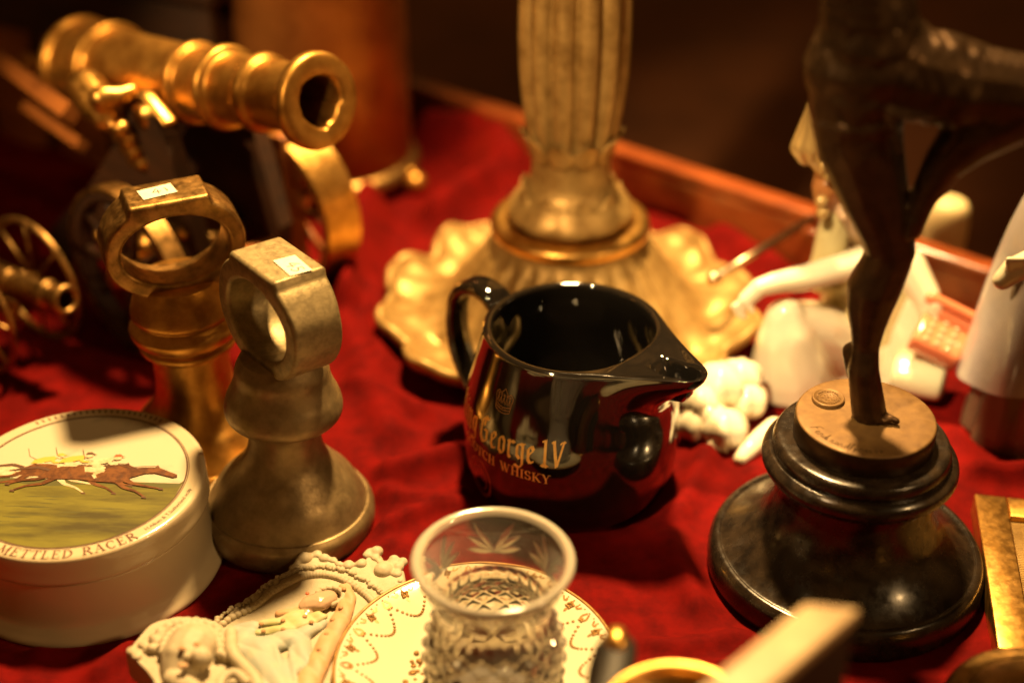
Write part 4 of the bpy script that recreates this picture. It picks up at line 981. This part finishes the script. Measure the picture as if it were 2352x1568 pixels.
# leaf cuts on the flared mouth
m = MB()
def gm(x, y, lift=0):
    z = 5.35+y; r = 2.58 if z < 5.3 else 2.62+(z-5.3)*.40; th = radians(90)+x/3.0
    return ((r+.01+lift*.3)*cos(th), (r+.01+lift*.3)*sin(th), z)
def leaf(x0, y0, x1, y1, wd):
    n = 8; d = Vector((x1-x0, y1-y0)); nn_ = Vector((-d.y, d.x)).normalized(); rows = []
    for i in range(n+1):
        s_ = i/n; c_ = Vector((x0, y0))+d*s_; w_ = wd*sin(pi*s_)**.8*.5+.004
        rows.append([gm(c_.x+nn_.x*w_, c_.y+nn_.y*w_, .02), gm(c_.x, c_.y, -.12), gm(c_.x-nn_.x*w_, c_.y-nn_.y*w_, .02)])
    m.grid(rows)
for k in range(6):
    x0 = k*3.14
    for (dx, dy) in ((.9, 1.35), (1.25, .85), (1.35, .3), (-.9, 1.35), (-1.25, .85), (-1.35, .3)): leaf(x0, .15, x0+dx, .15+dy, .26)
lf = obj('leaf_cuts', m, 'glass_cut', gl)

# ---------------------------------------------------------------- bisque relief plaque with reclining lady
def outline_solid(mb, pts, z0, z1, bev=.18):
    n = len(pts); c_ = Vector((sum(p[0] for p in pts)/n, sum(p[1] for p in pts)/n))
    def ring(k, z): return [(c_.x+(p[0]-c_.x)*k, c_.y+(p[1]-c_.y)*k, z) for p in pts]
    rows = [ring(.97, z0), ring(1, z0+bev), ring(1, z1-bev), ring(.985, z1-bev*.3), ring(.96, z1)]
    mb.grid(rows[::1], closeu=True); b = len(mb.v)-n
    tri = tessellate_polygon([[Vector((*mb.v[b+k][:2], 0)) for k in range(n)]])
    for t in tri: mb.face([b+k for k in t], True)
QB = at(660, 1440, 0)
def Q(u, v, z=1.3): return at(u, v, z)-QB
pq = thing('relief_plaque', 'ivory bisque relief plaque of a robed lady inside a rope border, left of the saucer', 'plaque', QB)
BASES.append((QB.x, QB.y, 4.5))
OUT = [(455, 1468), (505, 1425), (545, 1385), (580, 1368), (600, 1345), (650, 1318), (672, 1292), (690, 1276), (712, 1266), (745, 1270), (775, 1284), (805, 1290), (842, 1284), (852, 1262), (866, 1258), (876, 1272), (888, 1288), (912, 1285), (925, 1300), (932, 1330), (940, 1400), (880, 1500), (780, 1590), (700, 1660), (560, 1680), (470, 1600), (440, 1520)]
P = [(Q(u, v, 1.2).x, Q(u, v, 1.2).y) for u, v in OUT]
P2 = [(p.x, p.y) for p in spl([(x_, y_, 0) for x_, y_ in P+[P[0]]], 4)[:-1]]
m = MB(); outline_solid(m, P2[::-1], .02, 1.2); obj('backing', m, 'bisque', pq)
cx = sum(p[0] for p in P)/len(P); cy = sum(p[1] for p in P)/len(P)
m = MB()   # rope border and leaf scroll
arc1 = spl([Q(*p, 1.25) for p in ((468, 1500), (512, 1432), (582, 1394), (625, 1360), (665, 1337), (700, 1323), (744, 1319), (787, 1330), (836, 1361), (860, 1385))], 12)
for k, p_ in enumerate(arc1[::2]): m.ball(p_, .20, sz=.9, n=2)
arc2 = spl([Q(*p, 1.25) for p in ((455, 1480), (500, 1420), (568, 1380), (610, 1347), (655, 1320), (700, 1305), (750, 1302), (800, 1312), (850, 1340), (885, 1370))], 12)
for k, p_ in enumerate(arc2):
    m.ball(p_+Vector((random.uniform(-.08, .08), random.uniform(-.08, .08), 0)), random.uniform(.09, .17), n=1)
obj('rope_border', m, 'bisque', pq)
m = MB()
for k in range(46):
    i_ = int(k/46*(len(P2)-1)); p_ = P2[i_]
    if p_[1] < cy-1: continue
    q_ = Vector((cx+(p_[0]-cx)*random.uniform(.9, .95), cy+(p_[1]-cy)*random.uniform(.9, .95), 1.2)); m.ball(q_, random.uniform(.16, .3), sz=.6, n=2)
for (u, v, r_) in ((866, 1266, .34), (905, 1285, .3), (925, 1290, .28), (915, 1302, .3), (700, 1282, .4), (745, 1282, .3), (800, 1300, .25), (830, 1295, .3), (880, 1310, .5)): m.ball(Q(u, v, 1.2), r_, sz=.8, n=2)
so = obj('scroll_edge', m, 'bisque', pq); remesh(so, .07, 3, .5)
# the relief lady: mantle, gown, collar, head, hair
def RB_(name, chains, ma, vox=.07, it=5, z=1.3):
    m = MB()
    for ch in chains: limb(m, [(Q(u, v, z+dz), r_) for u, v, dz, r_ in ch], step=.25)
    m.v = [(a, b_, max(1.15+(c_-1.15)*.62, 1.0)) for a, b_, c_ in m.v]
    o_ = obj(name, m, ma, pq); remesh(o_, vox, it, .5)
    if name in ('gown', 'collar', 'mantle'):
        for v_ in o_.data.vertices:
            c_ = v_.co*100; q_ = (c_.x*.8+c_.y*.9); v_.co.z += (.10*abs(sin(q_*2.6+2*noise.noise(c_*.5)))-.05)*.01
    return o_
RB_('mantle', [[(792, 1348, .0, .35), (800, 1372, .1, .42), (785, 1415, .1, .5), (755, 1470, .1, .55), (725, 1530, .1, .6), (695, 1590, .1, .7)],
               [(640, 1408, 0, .22), (690, 1398, .1, .3), (720, 1395, .1, .25)]], 'bisque_peach')
RB_('gown', [[(545, 1445, 0, .4), (580, 1440, .1, .45), (545, 1480, .1, .55), (590, 1490, .1, .7), (640, 1470, .1, .6), (690, 1455, .1, .5), (740, 1430, .0, .3)],
             [(590, 1490, .0, .8), (630, 1550, .0, .9), (660, 1600, .0, .9)], [(690, 1470, .0, .5), (690, 1530, .0, .7)], [(630, 1480, .5, .18), (640, 1520, .65, .2), (650, 1590, .6, .2)], [(668, 1480, .4, .16), (680, 1590, .6, .2)], [(600, 1500, .5, .16), (610, 1590, .6, .2)], [(530, 1490, .1, .3), (560, 1580, .2, .4)]], 'bisque_blue')
RB_('collar', [[(592, 1444, .3, .22), (640, 1440, .35, .28), (690, 1430, .3, .28), (745, 1412, .2, .2)], [(600, 1428, .2, .22), (650, 1418, .3, .3), (690, 1402, .3, .3)], [(660, 1425, .3, .3), (730, 1406, .3, .24)]], 'bisque_lemon')
hd_ = RB_('head', [[(752, 1366, .35, .50), (732, 1374, .4, .60), (712, 1378, .35, .50), (700, 1384, .3, .34)], [(722, 1356, .7, .14), (726, 1358, .85, .12), (735, 1360, .8, .1)], [(712, 1396, .1, .36), (700, 1408, .1, .36)]], 'porcelain_flesh', .045, 3)
m = MB()
for k in range(9):
    a = radians(-70+k*26); c_ = Q(757, 1370, 1.4); limb(m, [(c_+Vector((.66*cos(a), .6*sin(a), 0)), .15), (c_+Vector((.66*cos(a+.3), .6*sin(a+.3), .05)), .13)])
obj('hair', m, 'bisque', pq)
m = MB(); m.ball(Q(706, 1362, 1.66), .10, sz=.6, n=2); obj('mouth', m, 'bisque_lip', hd_)
m = MB(); m.ball(Q(752, 1362, 1.72), .07, sz=.5, n=2); m.ball(Q(742, 1352, 1.7), .05, sz=.5, n=2); obj('eyes', m, 'bisque_brown', hd_)
m = MB()
for (u, v) in ((790, 1352), (783, 1395), (764, 1422), (750, 1455), (733, 1490), (724, 1520), (716, 1555), (600, 1432), (650, 1424), (700, 1415), (715, 1428), (605, 1448), (650, 1444)):
    m.ball(Q(u, v, 1.62), .12, sz=.6, n=2)
obj('dress_dots', m, 'bisque_brown', pq)
# cherub ornament in the near left corner
KB = at(400, 1590, 0)
def KQ(u, v, z): return at(u, v, z)-KB
kb = thing('cherub_head', 'pale bisque cherub face with curls and a pointed wing, blurred in the near corner', 'ornament', KB)
m = MB()
Z = 3.2
OUT = [(288, 1497), (315, 1462), (345, 1430), (380, 1418), (420, 1412), (470, 1425), (500, 1440), (530, 1480), (560, 1530), (600, 1590), (600, 1680), (420, 1680), (350, 1560), (320, 1525)]
P = [(KQ(u, v, Z-.4).x, KQ(u, v, Z-.4).y) for u, v in OUT]; P2 = [(p.x, p.y) for p in spl([(x_, y_, 0) for x_, y_ in P+[P[0]]], 4)[:-1]]
outline_solid(m, P2[::-1], 1.2, Z-.4, .25); obj('backing', m, 'bisque', kb)
m = MB(); outline_solid(m, [(cx2*.93+.2, cy2*.93) for cx2, cy2 in P2][::-1], .0, 1.2, .1); obj('foot_block', m, 'dark_card', kb)
m = MB(); limb(m, [(KQ(442, 1490, Z-.35), 1.2), (KQ(428, 1515, Z-.4), 1.2), (KQ(416, 1538, Z-.5), .95)], step=.12)
limb(m, [(KQ(440, 1492, Z+.72), .2), (KQ(428, 1508, Z+.82), .2)], step=.25); m.ball(KQ(462, 1510, Z+.28), .5, n=3); m.ball(KQ(405, 1500, Z+.22), .48, n=3)
limb(m, [(KQ(395, 1560, Z-.2), .45), (KQ(440, 1582, Z-.2), .5)])
ho = obj('face', m, 'bisque', kb); remesh(ho, .07, 5, .5)
m = MB(); m.ball(KQ(418, 1488, Z+.78), .13, sx=1.3, sz=.5, n=2); m.ball(KQ(452, 1478, Z+.78), .13, sx=1.3, sz=.5, n=2); obj('eyes', m, 'bisque_brown', kb)
m = MB(); m.ball(KQ(420, 1527, Z+.66), .15, sx=1.6, sz=.5, n=2); obj('mouth', m, 'bisque_peach', kb)
m = MB()
for k in range(15):
    a = radians(-15+k*14); p_ = KQ(440+80*cos(a), 1492-64*sin(a), Z-.35); limb(m, [(p_, .28), (p_+Vector((.2*cos(a*3), .2*sin(a*3), .12)), .24)])
    p_ = KQ(440+66*cos(a+.1), 1492-53*sin(a+.1), Z-.1); m.ball(p_, .24, n=2)
for k in range(7): p_ = KQ(302+k*13, 1494-k*8+(k % 2)*20, Z-.35); m.ball(p_, .26, sz=.6, n=2)
ho = obj('curls', m, 'bisque', kb); remesh(ho, .06, 2, .5)
m = MB(); m.tube(spl([KQ(*p) for p in ((530, 1450, Z-.2), (535, 1500, Z), (560, 1530, Z), (590, 1570, Z), (600, 1640, Z))], 8), .3, 10)
m.tube(spl([KQ(*p) for p in ((500, 1600, Z+.1), (510, 1560, Z+.1), (540, 1545, Z+.1), (570, 1570, Z+.1))], 8), .22, 10); obj('scroll', m, 'bisque', kb)

# ---------------------------------------------------------------- near foreground metal cup, cream-edged panel, brass frame, round box
TK = at(1562, 1655, 9.5); TB = Vector((TK.x, TK.y, 0))
tk = thing('metal_cup', 'dark metal cup with a bright polished rim, blurred at the bottom of the picture', 'cup', TB)
rr = 2.95
m = MB(); m.lathe(prof([(2.2, 0), (2.4, .1), (2.2, .6), (2.5, 2), (2.8, 4), (2.85, 6.5), (2.8, 9.2)], 5)+[(2.6, 9.2), (2.6, 3), (.01, 1.2)], 96, cap0=True); obj('body', m, 'brass_old', tk)
m = MB(); m.lathe(prof([(2.78, 9.1), (2.98, 9.3), (3.0, 9.5), (2.85, 9.62), (2.6, 9.5), (2.58, 9.2)], 4), 96); obj('rim', m, 'brass_bright', tk)
hk = at(1415, 1482, 9.0)-TB; h2 = at(1380, 1580, 7)-TB
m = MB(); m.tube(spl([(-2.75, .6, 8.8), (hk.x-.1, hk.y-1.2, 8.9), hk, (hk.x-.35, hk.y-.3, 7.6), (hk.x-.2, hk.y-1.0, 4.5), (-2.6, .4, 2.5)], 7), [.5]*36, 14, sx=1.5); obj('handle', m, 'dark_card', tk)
m = MB(); m.ball(hk+Vector((0, -.1, .35)), .5, sy=1.4, n=3); m.ball(at(1432, 1464, 9.3)-TB, .2, n=2); obj('thumb_rest', m, 'brass_bright', tk)
e0 = at(1912, 1392, 15); e1 = at(1640, 1620, 15); dd = (e1-e0); dd.z = 0; ln = dd.length; an = atan2(dd.y, dd.x)
bp = thing('upright_panel', 'blurred dark upright panel with a broad cream top edge in the near foreground', 'panel', Vector((e0.x, e0.y, 0)), (0, 0, an))
def skew(mb_, k=.75): mb_.v = [(x_-y_*k, y_, z_) for x_, y_, z_ in mb_.v]
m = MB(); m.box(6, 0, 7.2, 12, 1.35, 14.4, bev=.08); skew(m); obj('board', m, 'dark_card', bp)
m = MB(); m.box(6, 0, 14.75, 12, 1.5, .6, bev=.12); skew(m); obj('top_edge', m, 'cream_bone', bp)
# brass frame at right
f0 = at(2238, 1132, 1.4); f1 = at(2292, 1488, 1.4); ax = (f0-f1).normalized(); an = atan2(ax.y, ax.x)-pi/2
L_ = (f0-f1).length
fr = thing('embossed_panel', 'flat brass frame around an embossed panel at the right edge, beside the marble base', 'frame', Vector((f1.x, f1.y, 0)), (0, 0, an))
m = MB(); W_ = 1.65
for (x_, y_, sx_, sy_) in ((W_/2, L_/2, W_, L_-.01), (7.5, L_-W_/2, 15-2*W_-.02, W_-.02), (7.5, W_/2, 15-2*W_-.02, W_-.02), (15-W_/2, L_/2, W_, L_-.01)): m.box(x_, y_, .75, sx_, sy_, 1.3, bev=.1)
obj('frame_border', m, 'brass_bright', fr)
m = MB(); m.box(7.5, L_/2, .6, 15-2*W_, L_-2*W_, .9)
for k in range(60):
    y_ = W_+.1+(L_-2*W_-.2)*k/60; m.box(7.5, y_+.05, 1.07, 15-2*W_-.2, .09, .06)
obj('embossed_panel', m, 'gilt_metal', fr)
m = MB()
for k in range(5):
    c_ = (W_+1.3+k*.3, L_-W_-1.2-k*1.9)
    m.tube([(c_[0]+.1*a*cos(a), c_[1]+.1*a*sin(a), 1.15) for a in [j*.5 for j in range(2, 18)]], .09, 8)
obj('embossed_scrolls', m, 'brass_bright', fr)
rb = at(2405, 1640, 3.6); RBX = Vector((rb.x, rb.y, 0))
rx = thing('round_brass_box', 'round brass lidded box cut by the lower right corner', 'box', RBX)
m = MB(); m.lathe(prof([(3.9, 0), (4.1, .1), (4.1, 2.6)], 3)+[(3.9, 2.6)], 96, cap0=True); obj('body', m, 'brass_old', rx)
m = MB(); m.lathe(prof([(4.15, 2.62), (4.28, 2.8), (4.25, 3.2), (4.0, 3.5), (3.5, 3.55), (3.35, 3.45), (3.1, 3.62), (2, 3.95), (.02, 4.1)], 5), 96); obj('lid', m, 'brass_old', rx)

build_cloth()
